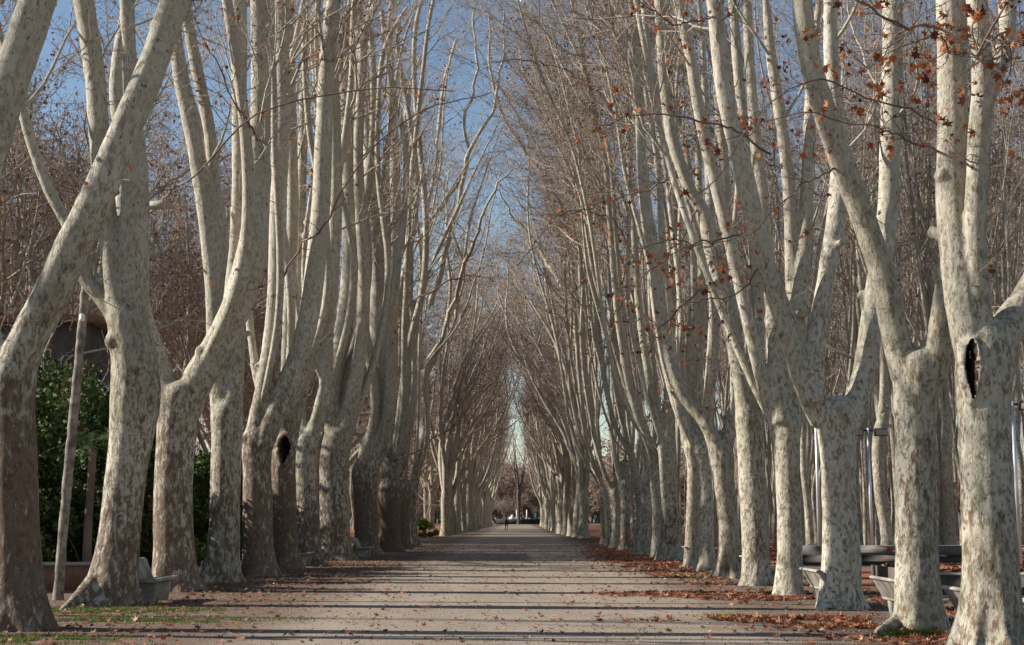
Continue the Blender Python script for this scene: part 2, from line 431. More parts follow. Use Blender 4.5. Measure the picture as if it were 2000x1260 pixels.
def crown_from(limbs, limbR, b_tw, b_leaf, g, dense=1.0, leafy=1.0, leaf_size=0.09, zmin=7.0, pull=None, l2len=4.2, tw=0.0065, t2=0.2, clip=None, b_br=None, counts=(12, 6, 6)):
    """limbs: list of (K,4); side branches, twigs and the last dry leaves"""
    LP = np.stack([resample(l, 26)[:, :3] for l in limbs]); LR = np.stack([resample(l, 26)[:, 3] for l in limbs])
    n2 = max(3, int(counts[0] * dense)); P2r = 0.5
    P2, R2 = children(LP, LR, n2, t2, 1.0, l2len, 0.8, 0.10, 10, 0.17, 0.55, 0.018, pull, 0.4, g)
    keep = P2[:, 0, 2] > zmin; P2, R2 = P2[keep], R2[keep]
    P3, R3 = children(np.concatenate([P2]), R2, counts[1], 0.2, 1.0, 2.0, 0.75, 0.06, 6, 0.22, 0.6, tw * 1.6, None, 0.35, g)
    P4, R4 = children(P3, R3, counts[2], 0.15, 1.0, 0.95, 0.8, 0.02, 5, 0.38, 0.7, tw, None, 0.25, g)
    if clip:
        ok = lambda P: (P[:, :, 0].max(1) < clip[0]) & (np.abs(P[:, :, 1]).max(1) < clip[1])
        k = ok(P2); P2, R2 = P2[k], R2[k]; k = ok(P3); P3, R3 = P3[k], R3[k]; k = ok(P4); P4, R4 = P4[k], R4[k]
    V, Fq = tubes(P2, R2, 5); (b_br or b_tw).add(V, Fq)
    V, Fq = tubes(P3, R3, 3); b_tw.add(V, Fq)
    V, Fq = tubes(P4, R4, 3); b_tw.add(V, Fq)
    nl = int(len(P4) * 0.55 * leafy)
    if nl:
        idx = g.integers(0, len(P4), nl)
        p = P4[idx, -1] + g.normal(size=(nl, 3)) * 0.04
        V, Fq = leaves(p, leaf_size, small=True, g=g); b_leaf.add(V, Fq)

# ---------------------------------------------------------------- the near trees of the two rows
# points are (photo x, photo y, width) read off each tree; they are turned into metres at that tree's own distance
LEFT = [
 dict(base=(-150, 1300), b=.3, lab='plane tree at the left edge, only its thick leaning upper limb in sight',
  trunk=[(-150,1300,110),(-150,1000,98),(-150,760,96)],
  limbs=[[(-150,790,80),(-115,640,88),(-60,430,85),(-8,240,82),(36,110,80),(75,0,76),(115,-140,70)],[(-155,800,70),(-190,600,60),(-210,300,50)]]),
 dict(base=(36, 1232), b=.75, lab='big mottled plane tree on the left with a bare limb leaning far right',
  trunk=[(36,1232,116),(34,1150,102),(31,1050,94),(27,900,90),(24,780,88),(28,715,84)],
  limbs=[[(28,750,80),(45,680,80),(88,600,84),(143,480,78),(182,400,74),(217,320,72),(250,240,68),(290,150,66),(322,60,62),(342,0,62),(385,-140,54),(410,-300,46)],
         [(25,790,46),(5,700,44),(-25,640,46),(-55,560,40),(-70,400,34)]],
  roots=[(75,1195,112,1240),(50,1190,55,1250)]),
 dict(base=(212, 1184), b=.45, lab='broad plane tree whose long root flares to the grass patch',
  trunk=[(212,1184,112),(222,1120,96),(232,1060,84),(242,960,80),(256,860,86),(264,780,100),(262,700,92),(252,640,84),(248,605,78)],
  limbs=[[(236,640,50),(208,590,44),(180,562,40),(160,530,36),(148,480,30),(128,430,28),(100,380,26),(75,320,24),(43,215,20),(15,120,16),(-10,20,12)],
         [(240,610,54),(222,540,46),(214,480,42),(206,400,42),(198,320,42),(192,240,42),(187,160,42),(176,80,42),(163,0,44),(150,-120,42),(140,-260,36)],
         [(252,630,72),(259,540,66),(262,460,60),(264,380,56),(262,300,50),(256,200,34),(252,100,30),(248,0,30),(242,-140,28)]],
  roots=[(200,1110,126,1190),(190,1130,150,1192),(255,1150,284,1190),(226,1150,225,1196)], bumps=[(312,760,12),(240,660,20)]),
 dict(base=(338, 1156), b=.6, lab='short plane tree fused at its fork to the broad tree on its left',
  trunk=[(338,1156,90),(340,1100,84),(338,1020,78),(339,940,76),(343,870,78),(350,800,84),(352,775,84)],
  limbs=[[(360,800,76),(385,745,74),(412,700,70),(438,650,66),(462,600,66),(482,540,66),(494,480,60),(502,400,52),(506,300,46),(509,200,42),(509,100,40),(509,0,42),(508,-140,38),(500,-300,34)],
         [(338,800,66),(316,740,56),(300,690,50),(284,640,44),(272,580,40)],
         [(448,640,36),(453,560,30),(458,500,26),(464,400,27),(467,250,30),(466,100,34),(465,0,36),(462,-140,32)]],
  roots=[(318,1110,298,1160),(360,1110,378,1162)], bumps=[(497,262,15),(404,697,13)]),
 dict(base=(430, 1138), b=.3, lab='pale plane tree lit white down its left side with a shaded foot',
  trunk=[(430,1138,76),(436,1080,66),(439,1000,60),(441,920,60),(443,850,60),(444,800,62)],
  limbs=[[(436,820,46),(428,750,42),(424,680,40),(420,600,38),(413,500,38),(402,400,40),(388,320,36),(370,230,34),(353,150,32),(344,80,28),(336,0,26),(325,-120,24)],
         [(452,820,44),(458,740,38),(462,660,36),(452,560,26),(436,470,24),(424,400,24),(408,250,26),(388,150,26),(370,60,24),(350,-60,22)]],
  roots=[(412,1100,388,1138),(450,1110,464,1140)]),
 dict(base=(506, 1126), b=.9, lab='rusty brown trunked plane tree with a dark collar under its fork',
  trunk=[(506,1126,72),(504,1080,64),(503,1000,60),(502,920,56),(502,850,54)],
  limbs=[[(497,872,48),(503,820,38),(514,760,34),(526,690,34),(535,620,34),(540,520,34),(543,400,34),(549,300,34),(553,200,34),(550,100,32),(550,0,32),(549,-120,30)],
         [(514,870,46),(535,810,46),(562,750,48),(585,690,44),(603,620,42),(614,540,42),(622,460,40),(628,380,38),(632,280,36),(636,180,34),(642,90,34),(652,0,30),(664,-100,28)],
         [(514,780,22),(502,735,20),(494,680,18),(489,640,18),(484,560,16)]],
  bumps=[(488,862,14),(508,868,14),(522,862,12)]),
 dict(base=(557, 1114), b=.9, lab='dark plane tree with a black knot hole below its fork',
  trunk=[(557,1114,58),(556,1050,50),(554,960,48),(553,880,50),(558,830,46)],
  limbs=[[(562,850,44),(578,780,42),(600,720,36),(625,660,34),(642,590,32),(650,500,30),(655,400,28),(655,280,26),(650,150,24),(642,0,22)],
         [(556,840,30),(560,750,28),(564,640,26),(569,500,24),(572,400,24),(570,280,22),(568,150,20),(566,0,20)]], hole=(560,880,15,50)),
 dict(base=(604, 1104), b=.55, lab='plane tree behind the hollow one, forking into a narrow V of thin limbs',
  trunk=[(604,1104,54),(602,1040,46),(600,960,42),(599,890,42),(602,860,40)],
  limbs=[[(607,870,32),(618,820,26),(630,770,24),(637,720,22),(641,640,18),(643,560,17),(637,470,16),(630,380,15),(622,250,14)],
         [(632,750,18),(620,710,14),(608,680,13),(600,640,13),(594,560,12)],
         [(598,870,26),(592,800,24),(588,700,22),(584,560,22),(588,400,20),(592,250,20),(596,100,18),(598,-40,16)]]),
 dict(base=(655, 1095), b=.6, lab='thick plane tree with a brilliant white left flank and broken stub',
  trunk=[(655,1095,66),(654,1040,60),(653,960,58),(654,890,58),(660,850,54)],
  limbs=[[(655,870,42),(648,800,34),(652,740,34),(664,680,36),(677,600,36),(684,520,34),(684,430,32),(680,330,30),(676,220,28),(678,100,26),(690,0,24),(702,-100,22)],
         [(668,870,36),(684,800,32),(697,730,30),(706,660,26),(712,560,26),(706,440,24),(700,320,22),(705,180,20),(720,40,18)],
         [(652,850,20),(655,820,15)]]),
 dict(base=(716, 1083), b=.95, lab='brown plane tree with a bent white elbow limb and a drooping dead twig',
  trunk=[(716,1083,52),(715,1020,46),(713,960,46),(711,915,46)],
  limbs=[[(706,930,34),(718,880,34),(733,838,34),(743,790,36),(744,720,36),(738,640,34),(739,560,32),(734,480,32),(726,400,30),(722,300,26),(714,200,24),(706,90,22),(700,0,20)],
         [(722,925,32),(745,870,28),(757,800,24),(760,700,22),(756,600,20),(752,480,18),(752,340,16)]]),
 dict(base=(762, 1078), b=1., lab='brown plane tree tight against its neighbour, limbs rising straight as posts',
  trunk=[(762,1078,44),(762,1010,40),(762,940,40)],
  limbs=[[(762,950,34),(766,880,34),(768,800,34),(763,720,32),(762,640,30),(768,560,28),(771,480,26),(772,400,26),(770,300,22),(764,180,20),(760,60,18)],
         [(756,950,22),(748,880,20),(745,800,18)]]),
 dict(base=(786, 1073), b=1., lab='dark slender plane tree third from the end of the near left row',
  trunk=[(786,1073,34),(785,1000,32),(784,940,32)],
  limbs=[[(782,950,28),(786,890,26),(797,830,24),(804,760,22),(797,690,20),(797,600,20),(800,500,18),(796,400,16),(792,280,14)],
         [(778,950,18),(776,880,16),(780,800,16),(790,700,14)]]),
 dict(base=(806, 1069), b=.5, lab='last plane tree of the near left row, twin limbs swinging out over the path',
  trunk=[(806,1069,28),(803,1020,22),(803,980,22),(806,950,22)],
  limbs=[[(806,960,20),(815,920,18),(826,880,18),(832,830,18),(831,770,15),(835,720,12),(852,690,11),(872,664,10),(887,630,9),(896,570,8),(908,500,7),(918,430,6)],
         [(800,985,14),(803,940,13),(816,900,13),(822,850,12),(824,780,12),(821,700,11),(818,600,11),(822,500,10),(836,400,10),(850,330,9),(858,240,8),(870,150,7),(890,80,6)],
         [(834,735,10),(850,700,9),(870,640,8),(880,560,7),(872,480,6)]]),
]
RIGHT = [
 dict(base=(1936, 1266), b=.35, lab='stout plane tree at the right edge with a long black hollow under its fork', hole=(1885,726,14,118),
  trunk=[(1936,1266,128),(1936,1160,114),(1932,1040,106),(1926,900,102),(1922,800,104),(1922,720,112),(1925,660,104)],
  limbs=[[(1908,700,84),(1893,620,88),(1880,540,84),(1868,470,74),(1860,400,64),(1860,300,60),(1860,200,59),(1858,100,58),(1856,0,58),(1855,-140,56),(1850,-300,50)],
         [(1915,640,50),(1908,540,44),(1906,450,42),(1908,350,44),(1914,250,46),(1921,180,48),(1916,90,44),(1908,0,44),(1900,-140,40)],
         [(1935,700,80),(1965,640,78),(1992,600,70),(2030,540,62),(2075,450,56),(2100,300,50)],
         [(1925,200,40),(1948,140,36),(1966,80,34),(1968,0,36),(1975,-100,32)]],
  bumps=[(1845,350,16),(1853,570,7),(1872,690,16)], roots=[(1900,1220,1885,1275)]),
 dict(base=(1795, 1230), b=.3, lab='plane tree with a clean V fork, grass tuft at its root',
  trunk=[(1795,1230,96),(1793,1150,88),(1790,1050,82),(1788,900,80),(1788,800,84),(1792,750,94),(1798,715,100)],
  limbs=[[(1770,735,64),(1752,670,58),(1738,600,54),(1722,530,54),(1702,470,54),(1678,400,54),(1650,330,54),(1622,255,52),(1598,180,50),(1580,110,46),(1570,40,44),(1564,-40,42),(1558,-180,38)],
         [(1820,735,60),(1832,670,50),(1840,600,42),(1848,530,36),(1858,440,32),(1866,340,30),(1872,200,28),(1880,60,26)]],
  roots=[(1765,1200,1740,1238),(1825,1200,1848,1236),(1795,1205,1800,1240),(1760,1210,1712,1236)], bumps=[(1742,722,10),(1673,488,6)]),
 dict(base=(1642, 1190), b=.35, lab='plane tree whose three limbs spread like a goblet from a flat-topped fork',
  trunk=[(1642,1190,82),(1644,1100,76),(1640,1000,68),(1636,900,68),(1634,840,78),(1634,805,84)],
  limbs=[[(1608,825,58),(1582,775,50),(1562,720,46),(1545,660,46),(1524,600,44),(1502,540,44),(1484,480,44),(1468,410,42),(1450,330,42),(1434,260,40),(1418,190,38),(1406,110,36),(1398,30,34),(1392,-60,32),(1385,-180,30)],
         [(1590,790,46),(1590,720,42),(1597,650,40),(1607,590,38),(1617,520,36),(1630,450,38),(1638,390,42),(1642,320,40),(1632,220,34),(1624,120,30),(1622,0,28),(1620,-120,26)],
         [(1655,830,58),(1678,765,50),(1692,700,46),(1702,630,44),(1712,560,44),(1726,480,42),(1735,400,42),(1738,300,42),(1741,200,44),(1744,100,42),(1742,0,42),(1740,-150,38)],
         [(1626,815,34),(1620,795,26)]],
  roots=[(1610,1160,1592,1196),(1670,1160,1700,1196),(1640,1165,1640,1200)], bumps=[(1772,172,13),(1764,352,10),(1752,555,8),(1742,160,6)]),
 dict(base=(1540, 1166), b=.3, lab='slim straight plane tree throwing one thin limb left, a bench just behind',
  trunk=[(1540,1166,54),(1542,1100,50),(1541,1000,48),(1538,920,50),(1536,860,54),(1536,820,54)],
  limbs=[[(1522,850,32),(1503,800,28),(1493,760,28),(1480,705,28),(1464,640,28),(1450,575,28),(1435,510,28),(1420,450,27),(1405,390,27),(1388,320,27),(1374,260,26),(1361,190,25),(1348,110,24),(1332,40,23),(1318,-40,22)],
         [(1528,830,44),(1522,770,40),(1516,710,36),(1512,650,34),(1508,580,30),(1500,500,28),(1490,400,26),(1478,300,26),(1470,200,24),(1460,60,22),(1455,-60,20)],
         [(1548,830,46),(1552,760,42),(1556,680,40),(1556,620,40),(1550,560,34),(1546,480,30),(1543,400,28),(1534,300,26),(1520,200,24),(1506,110,22),(1498,20,18),(1490,-80,16)],
         [(1558,620,34),(1566,560,30),(1572,470,28),(1576,380,27),(1580,290,27),(1582,200,24),(1590,100,20),(1600,0,16)]],
  bumps=[(1558,600,22),(1566,556,9)]),
 dict(base=(1477, 1144), b=.3, lab='plane tree leaning left above its fork, roots spread over fallen leaves',
  trunk=[(1477,1144,60),(1476,1080,54),(1472,1000,52),(1468,920,54),(1465,850,54),(1462,800,50)],
  limbs=[[(1460,820,46),(1452,760,40),(1440,700,36),(1426,640,32),(1412,580,31),(1396,520,31),(1384,460,31),(1372,410,30),(1352,380,28),(1332,330,28),(1318,290,26),(1306,230,25),(1298,160,24),(1290,60,22),(1284,-60,20)],
         [(1470,820,36),(1476,740,30),(1480,660,28),(1478,560,26),(1470,460,24),(1462,340,24),(1452,240,24),(1440,120,22),(1430,0,20)]],
  roots=[(1458,1115,1440,1148),(1498,1115,1518,1150),(1478,1120,1478,1152)]),
 dict(base=(1424, 1130), b=.5, lab='plane tree with a bowed arm curving up right from a low fork',
  trunk=[(1424,1130,50),(1424,1070,44),(1420,1000,42),(1412,930,44),(1408,880,48)],
  limbs=[[(1410,895,40),(1422,850,32),(1433,810,26),(1437,760,24),(1437,700,24),(1432,620,22),(1428,520,22),(1420,420,20),(1412,300,20),(1402,180,18),(1396,60,16)],
         [(1402,890,34),(1390,850,32),(1368,812,34),(1345,790,34),(1325,755,33),(1311,715,31),(1300,670,29),(1290,600,28),(1282,530,27),(1272,460,26),(1262,400,24),(1255,330,22),(1250,240,20),(1246,120,18)]],
  roots=[(1408,1105,1394,1134),(1444,1105,1452,1134)]),
 dict(base=(1381, 1118), b=.25, lab='pale plane trunk pressed between two neighbours, moss at its foot',
  trunk=[(1381,1118,40),(1380,1060,31),(1379,980,29),(1374,910,30),(1368,875,32)],
  limbs=[[(1372,885,28),(1380,820,24),(1388,740,24),(1394,660,24),(1396,580,22),(1392,480,20),(1386,380,18),(1380,260,16),(1374,120,14)],
         [(1366,885,24),(1350,850,22),(1330,800,22),(1318,730,20),(1308,640,20),(1300,540,18),(1292,440,16),(1285,320,15)]]),
 dict(base=(1352, 1108), b=.25, lab='smooth pale plane tree with a bark-shredded elbow above a straight trunk',
  trunk=[(1352,1108,36),(1352,1050,28),(1353,970,25),(1353,900,25),(1348,868,26)],
  limbs=[[(1350,880,24),(1340,845,22),(1325,800,22),(1310,750,22),(1296,690,20),(1284,620,20),(1274,540,18),(1262,450,18),(1252,350,16),(1246,240,14)],
         [(1352,875,20),(1360,800,20),(1366,700,20),(1372,600,20),(1370,500,18),(1366,380,16),(1360,250,14)],
         [(1352,880,18),(1344,800,18),(1346,700,18),(1354,600,18),(1352,460,16),(1345,320,14)]]),
 dict(base=(1308, 1096), b=.35, lab='bell-footed plane tree standing in the thick leaf drift',
  trunk=[(1308,1096,52),(1309,1060,42),(1308,1000,36),(1306,940,36),(1304,890,36),(1303,870,36)],
  limbs=[[(1306,880,32),(1306,820,26),(1308,760,24),(1308,700,22),(1314,600,20),(1318,480,20),(1316,360,18),(1310,220,16),(1302,80,14)],
         [(1298,885,22),(1288,840,18),(1276,790,17),(1266,730,17),(1255,660,16),(1246,580,16),(1240,480,15),(1232,380,14),(1226,260,12)],
         [(1296,880,20),(1268,860,14),(1252,830,15),(1238,790,16),(1226,740,16),(1216,680,16),(1206,610,15),(1198,520,14),(1190,420,13),(1180,300,12)]],
  roots=[(1296,1078,1280,1100),(1320,1078,1334,1098)]),
 dict(base=(1283, 1090), b=.25, lab='thin pale plane trunk just left of the bell-footed tree',
  trunk=[(1283,1090,26),(1283,1040,20),(1282,980,19),(1280,930,20)],
  limbs=[[(1280,940,18),(1272,880,16),(1258,830,16),(1240,780,16),(1228,720,15),(1218,640,14),(1208,540,13),(1200,430,12),(1190,300,11)],
         [(1282,935,14),(1284,860,13),(1278,760,13),(1272,640,12),(1268,500,12),(1262,360,11)]]),
 dict(base=(1262, 1086), b=.2, lab='pollarded plane trunk topped with a white knuckle and no limb of its own',
  trunk=[(1262,1086,26),(1262,1040,19),(1262,980,18),(1262,925,19)],
  limbs=[[(1260,932,16),(1266,918,14),(1272,914,12)],[(1262,930,12),(1258,860,11),(1250,780,11),(1244,700,11),(1240,600,10),(1236,470,10)]], bumps=[(1268,918,7)]),
 dict(base=(1246, 1084), b=.3, lab='narrow plane trunk bending left into a long thin limb over the drift',
  trunk=[(1246,1084,22),(1247,1040,16),(1248,980,15),(1244,940,16)],
  limbs=[[(1244,945,15),(1236,905,14),(1226,865,13),(1216,825,13),(1210,780,13),(1204,700,13),(1197,600,12),(1190,500,12),(1184,390,11)],
         [(1230,890,11),(1215,880,9),(1205,850,10),(1190,790,11),(1178,720,11),(1168,640,11),(1160,540,10)]]),
 dict(base=(1222, 1076), b=.5, lab='plane tree with a burl-ringed fork and dark inner side',
  trunk=[(1222,1076,24),(1222,1030,20),(1222,980,20),(1220,940,22)],
  limbs=[[(1216,950,16),(1208,925,13),(1202,880,12),(1204,800,12),(1206,720,12),(1204,620,12),(1200,500,11),(1194,380,10)],
         [(1222,950,14),(1220,880,12),(1218,800,12),(1216,700,12),(1214,580,11)]], bumps=[(1224,928,8)]),
 dict(base=(1204, 1072), b=.2, lab='paired plane tree rising beside a leaning one at the drift\'s far end',
  trunk=[(1204,1072,24),(1203,1030,17),(1204,980,17),(1200,958,18)],
  limbs=[[(1200,965,15),(1185,935,13),(1172,900,13),(1162,860,12),(1154,810,12),(1146,750,12),(1140,680,12),(1136,600,11),(1132,500,10),(1128,400,9)],
         [(1204,962,12),(1204,900,10),(1200,820,10),(1196,720,10),(1190,600,10)]]),
 dict(base=(1190, 1068), b=.2, lab='leftmost plane tree at the leaf drift, its limb raking toward the path',
  trunk=[(1190,1068,18),(1188,1020,13),(1184,970,13),(1178,950,14)],
  limbs=[[(1180,960,13),(1168,930,12),(1156,895,12),(1146,860,11),(1140,820,11),(1134,760,11),(1128,690,11),(1122,600,11),(1117,500,10),(1112,400,9),(1108,320,8)]]),
 dict(base=(1179, 1064), b=.4, lab='dark thin plane trunk behind the leftmost tree of the leaf drift',
  trunk=[(1179,1064,14),(1177,1010,11),(1174,960,10)],
  limbs=[[(1174,965,10),(1170,900,9),(1166,820,9),(1164,720,9),(1160,620,9),(1156,500,8)]]),
]

def metres(pts, Y, y_off=0.0, drift=0.0):
    out = []
    for i, (px, py, w) in enumerate(pts):
        Yi = Y + y_off + drift * i / max(1, len(pts) - 1)
        p = at(px, py, Yi)
        a, b_ = pts[max(0, i - 1)], pts[min(len(pts) - 1, i + 1)]
        dx, dy = b_[0] - a[0], b_[1] - a[1]
        c = abs(dy) / max(1e-6, math.hypot(dx, dy))
        out.append([*p, 0.5 * w * max(c, 0.55) * Yi / F])
    return out
def extend(pts, H, inward, g):
    """carry a limb on, above what the photo shows, to its top in the crown"""
    p = np.array(pts[-1][:3]); q = np.array(pts[-2][:3]); d = nrm(p - q); r = pts[-1][3]
    if r < 0.045 or p[2] > H - 2: return pts
    n = max(4, int((H - p[2]) / 1.8)); out = list(pts)
    for k in range(n):
        d = nrm(d * 1.0 + np.array([inward * (0.05 if p[1] < 45 else 0.13), 0, 0.16]) + g.normal(size=3) * 0.09)
        p = p + d * 1.8
        if p[2] > H: break
        out.append([*p, max(0.03, r * (1 - 0.88 * (k + 1) / n))])
    return out

def near_tree(T, side, i):
    g = np.random.default_rng(100 + i + (50 if side > 0 else 0))
    b0 = ground(*T['base']); rad = 0.5 * T['trunk'][0][2] * b0[1] / F
    Y = b0[1] + rad * 0.6
    base = np.array([*at(T['base'][0], T['base'][1], Y)[:2], 0.0])
    root = empty('plane_tree', tuple(base), T['lab'], 'tree', 'plane trees of the two rows lining the avenue')
    tr = metres(T['trunk'], Y)
    tr[0][2] = -0.15; tr.insert(1, [tr[0][0], tr[0][1], 0.12, tr[0][3]])
    tr[0][3] *= 1.08
    if len(tr) > 2: tr[2][3] *= 1.0
    e = tr[-1]; tr += [[e[0], e[1], e[2] + 0.42 * e[3], e[3] * 0.84], [e[0], e[1], e[2] + 0.75 * e[3], e[3] * 0.5]]
    L = [resample(tr, 34)]
    wob = L[0]
    limbs = []
    H = g.uniform(27, 32)
    for k, l in enumerate(T['limbs']):
        dr = 0.0 if k == 0 else g.uniform(-1.0, 1.6)
        pts = metres(l, Y, (0 if k == 0 else 0.12 * (-1) ** k), dr)
        stub = len(l) <= 3
        if not stub: pts = extend(pts, H - k * 1.5, -side, g)
        full = resample(pts, 60 if not stub else 12)
        L.append(full); limbs.append((full, stub))
    src = [f for f, st in limbs if not st]; extra = []
    for q in range(0 if Y < 30 else (1 if Y < 42 else 3)):
        o0 = src[q % len(src)]; kk = len(o0); s0 = 0 if (q % 2 == 0 or Y > 42) else int(g.integers(8, 16))
        tt = np.linspace(0, 1, kk)[:, None]; nf = o0[s0:].copy(); t1 = np.linspace(0, 1, len(nf))
        bow = np.minimum(1, t1 * 3.0)
        nf[:, 1] += (g.choice([-1, 1]) * g.uniform(0.8, 2.2)) * (0.55 * bow + t1)
        nf[:, 0] += g.uniform(-0.9, 0.9) * bow + (-side) * g.uniform(-0.8, 2.0) * t1 + 0.45 * np.sin(t1 * g.uniform(4, 12) + g.uniform(0, 6)) * bow
        nf[:, 3] *= g.uniform(0.40, 0.6); nf = nf[: int(len(nf) * g.uniform(0.8, 1.0))]
        extra.append(nf); limbs.append((resample(nf[::3], 60), False))
    for rt in T.get('roots', []):
        if not (side < 0 and i == 2) and not (side > 0 and i == 1 and rt[2] < 1720): continue
        if side < 0 and rt[2] > 130: continue
        a = at(rt[0], rt[1], Y); e = ground(rt[2], rt[3])
        R0 = rad * 0.34
        L.append(resample([[*a, R0], [*(0.5 * (a + e) + [0, 0, -abs(a[2]) * 0.12]), R0 * 0.8], [*e, R0 * 0.42], [*(e + (e - a) * [0.25, 0.25, 0] - [0, 0, 0.12]), R0 * 0.2]], 12))
    fz = np.linspace(-0.15, 1.5, 16); ax = L[0]
    fl = np.array([[np.interp(z, ax[:, 2], ax[:, 0]), np.interp(z, ax[:, 2], ax[:, 1]), z, np.interp(z, ax[:, 2], ax[:, 3]) * 0.97] for z in fz])
    bumps = []
    for (px, py, w) in T.get('bumps', []):
        c = at(px, py, Y); allp = np.concatenate(L); k = np.argmin(np.hypot(allp[:, 0] - c[0], allp[:, 2] - c[2]) - allp[:, 3]); q = allp[k]
        v = np.array([c[0] - q[0], -0.25 * q[3], c[2] - q[2]]); v = v / max(1e-6, np.linalg.norm(v)) * q[3] * 0.85
        bumps.append((q[:3] + v, w * Y / F))
    cut = None
    if 'hole' in T:
        px, py, w, h = T['hole']; c = at(px, py, Y); hw, hh = w * Y / F * 0.62, h * Y / F * 0.5
        cut = (c[0], c[2], hw, hh, 0.35)
        lip = []
        for k in range(25):
            an = k / 24 * 2 * math.pi; u = math.cos(an); x = c[0] + math.sin(an) * hw * 1.35 * (1.0 if u > 0 else 0.35 + 0.65 * (1 + u)) + 0.12 * hw * u; z = c[2] + u * hh * 1.06
            cand = [l[np.argmin(np.abs(l[:, 2] - z))] for l in L[:2] if l[:, 2].min() - .1 < z < l[:, 2].max()]; q = max(cand, key=lambda a: a[3])
            dx = min(abs(x - q[0]), q[3] * 0.93); lip.append([x, q[1] - math.sqrt(q[3] ** 2 - dx * dx) + 0.02, z, hw * 0.85 + 0.03])
        L.append(np.array(lip))
    vox = min(0.11, max(0.032, 0.0013 * Y))
    if 'hole' in T: vox *= 0.72
    thick = []
    thin = []
    for l in L:
        kc = np.argmax(l[:, 3] < vox * 1.15) if (l[:, 3] < vox * 1.15).any() else len(l)
        if kc >= 4: thick.append(l[:kc])
        if kc < len(l) - 2 and l[-1, 2] > 4: thin.append(l[max(0, kc - 2):])
    if Y < 60:          # pruned stubs round the fork
        for q in range(3):
            o0 = limbs[int(g.integers(0, len(limbs)))][0]; s0 = int(g.integers(2, 9)); p0 = o0[s0, :3]; r0_ = o0[s0, 3]
            an = g.uniform(0, 6.28); d0 = nrm(np.array([math.cos(an), math.sin(an), 0.45])); rr = min(0.085, r0_ * 0.42)
            if rr > vox * 1.2: thick.append(resample([[*(p0 + d0 * r0_ * .4), rr * 1.5], [*(p0 + d0 * (r0_ + .05)), rr * 1.1], [*(p0 + d0 * (r0_ + g.uniform(.12, .28))), rr]], 7))
    # pruning knots and swellings up the limbs
    for full, stub in limbs:
        if stub: continue
        for q in range(5):
            s = g.integers(3, 34); r = full[s, 3]
            if r > vox * 1.6:
                an = g.uniform(0, 6.28)
                bumps.append((full[s, :3] + np.array([math.cos(an) * r * 0.8, math.sin(an) * r * 0.8, 0]), min(0.09, r * g.uniform(0.3, 0.5))))
    t = fused('trunk', thick, vox, M_BARK, root, base, [b for b in bumps if b[1] > vox * 0.8], 0.014 if Y < 45 else 0.012, seed=i + 40 + 20 * side, flare=(fl,), cut=cut)
    t.color = (T['b'] + (0.16 if side < 0 else 0), 0, 0, 1)
    for nf in extra:
        l = resample(nf[::2], 40); V, Fc = tubes(l[None, :, :3] - base, l[None, :, 3], 9); b = Buf(); b.add(V, Fc)
        o = b.obj('limb', M_BARK, root); o.color = (T['b'] * .5, 0, 0, 1)
    if thin:
        b = Buf()
        for l in thin:
            V, Fc = tubes(resample(l, 14)[None, :, :3] - base, resample(l, 14)[None, :, 3], 7); b.add(V, Fc)
        o = b.obj('upper_limb', M_BARK, root); o.color = (T['b'], 0, 0, 1)
    bt, bl = Buf(), Buf()
    lm = [f - np.array([*base, 0]) for f, stub in limbs if not stub]
    if lm:
        br = Buf()
        crown_from(lm, None, bt, bl, g, b_br=br, counts=(12, 6, 7) if Y < 38 else ((14, 7, 7) if side > 0 else (11, 5, 6)), t2=0.22 if Y < 38 else 0.42, l2len=3.2 if Y < 38 else 4.6, dense=0.85 if Y < 40 else 1.0, leafy=0.4 if Y < 40 else 0.5, leaf_size=0.085, zmin=(6.2 if side < 0 else 8.0) if Y < 38 else 11.0, tw=0.0045 if Y < 40 or side < 0 else 0.006, pull=np.array([-side * (0.35 if Y < 38 else 0.8), 0, 0]))
        # short water shoots low on the limbs
        LP = np.stack([resample(l, 26)[:, :3] for l in lm]); LR = np.stack([resample(l, 26)[:, 3] for l in lm])
        P2, R2 = children(LP, LR, 16, 0.03, 0.6, 0.9, 1.2, 0.10, 7, 0.30, 0.12, 0.004, None, 0.0, g)
        P3, R3 = children(P2, R2, 4, 0.2, 1.0, 0.35, 0.8, 0.08, 4, 0.3, 0.6, 0.003, None, 0.0, g)
        V, Fc = tubes(P2, R2, 4); bt.add(V, Fc); V, Fc = tubes(P3, R3, 3); bt.add(V, Fc)
        m = g.random(len(P3)) < (0.22 if side > 0 else 0.10)
        if m.any():
            V, Fc = leaves(P3[m, -1], 0.15, g=g); bl.add(V, Fc)
        bt.obj('twigs', M_TWIG, root)
        if br.n: br.obj('branches', M_FAR, root)
        if bl.n: bl.obj('dry_leaves', M_DRY, root)
    return root, Y

near_L = [near_tree(T, -1, i) for i, T in enumerate(LEFT)]
near_R = [near_tree(T, 1, i) for i, T in enumerate(RIGHT)]

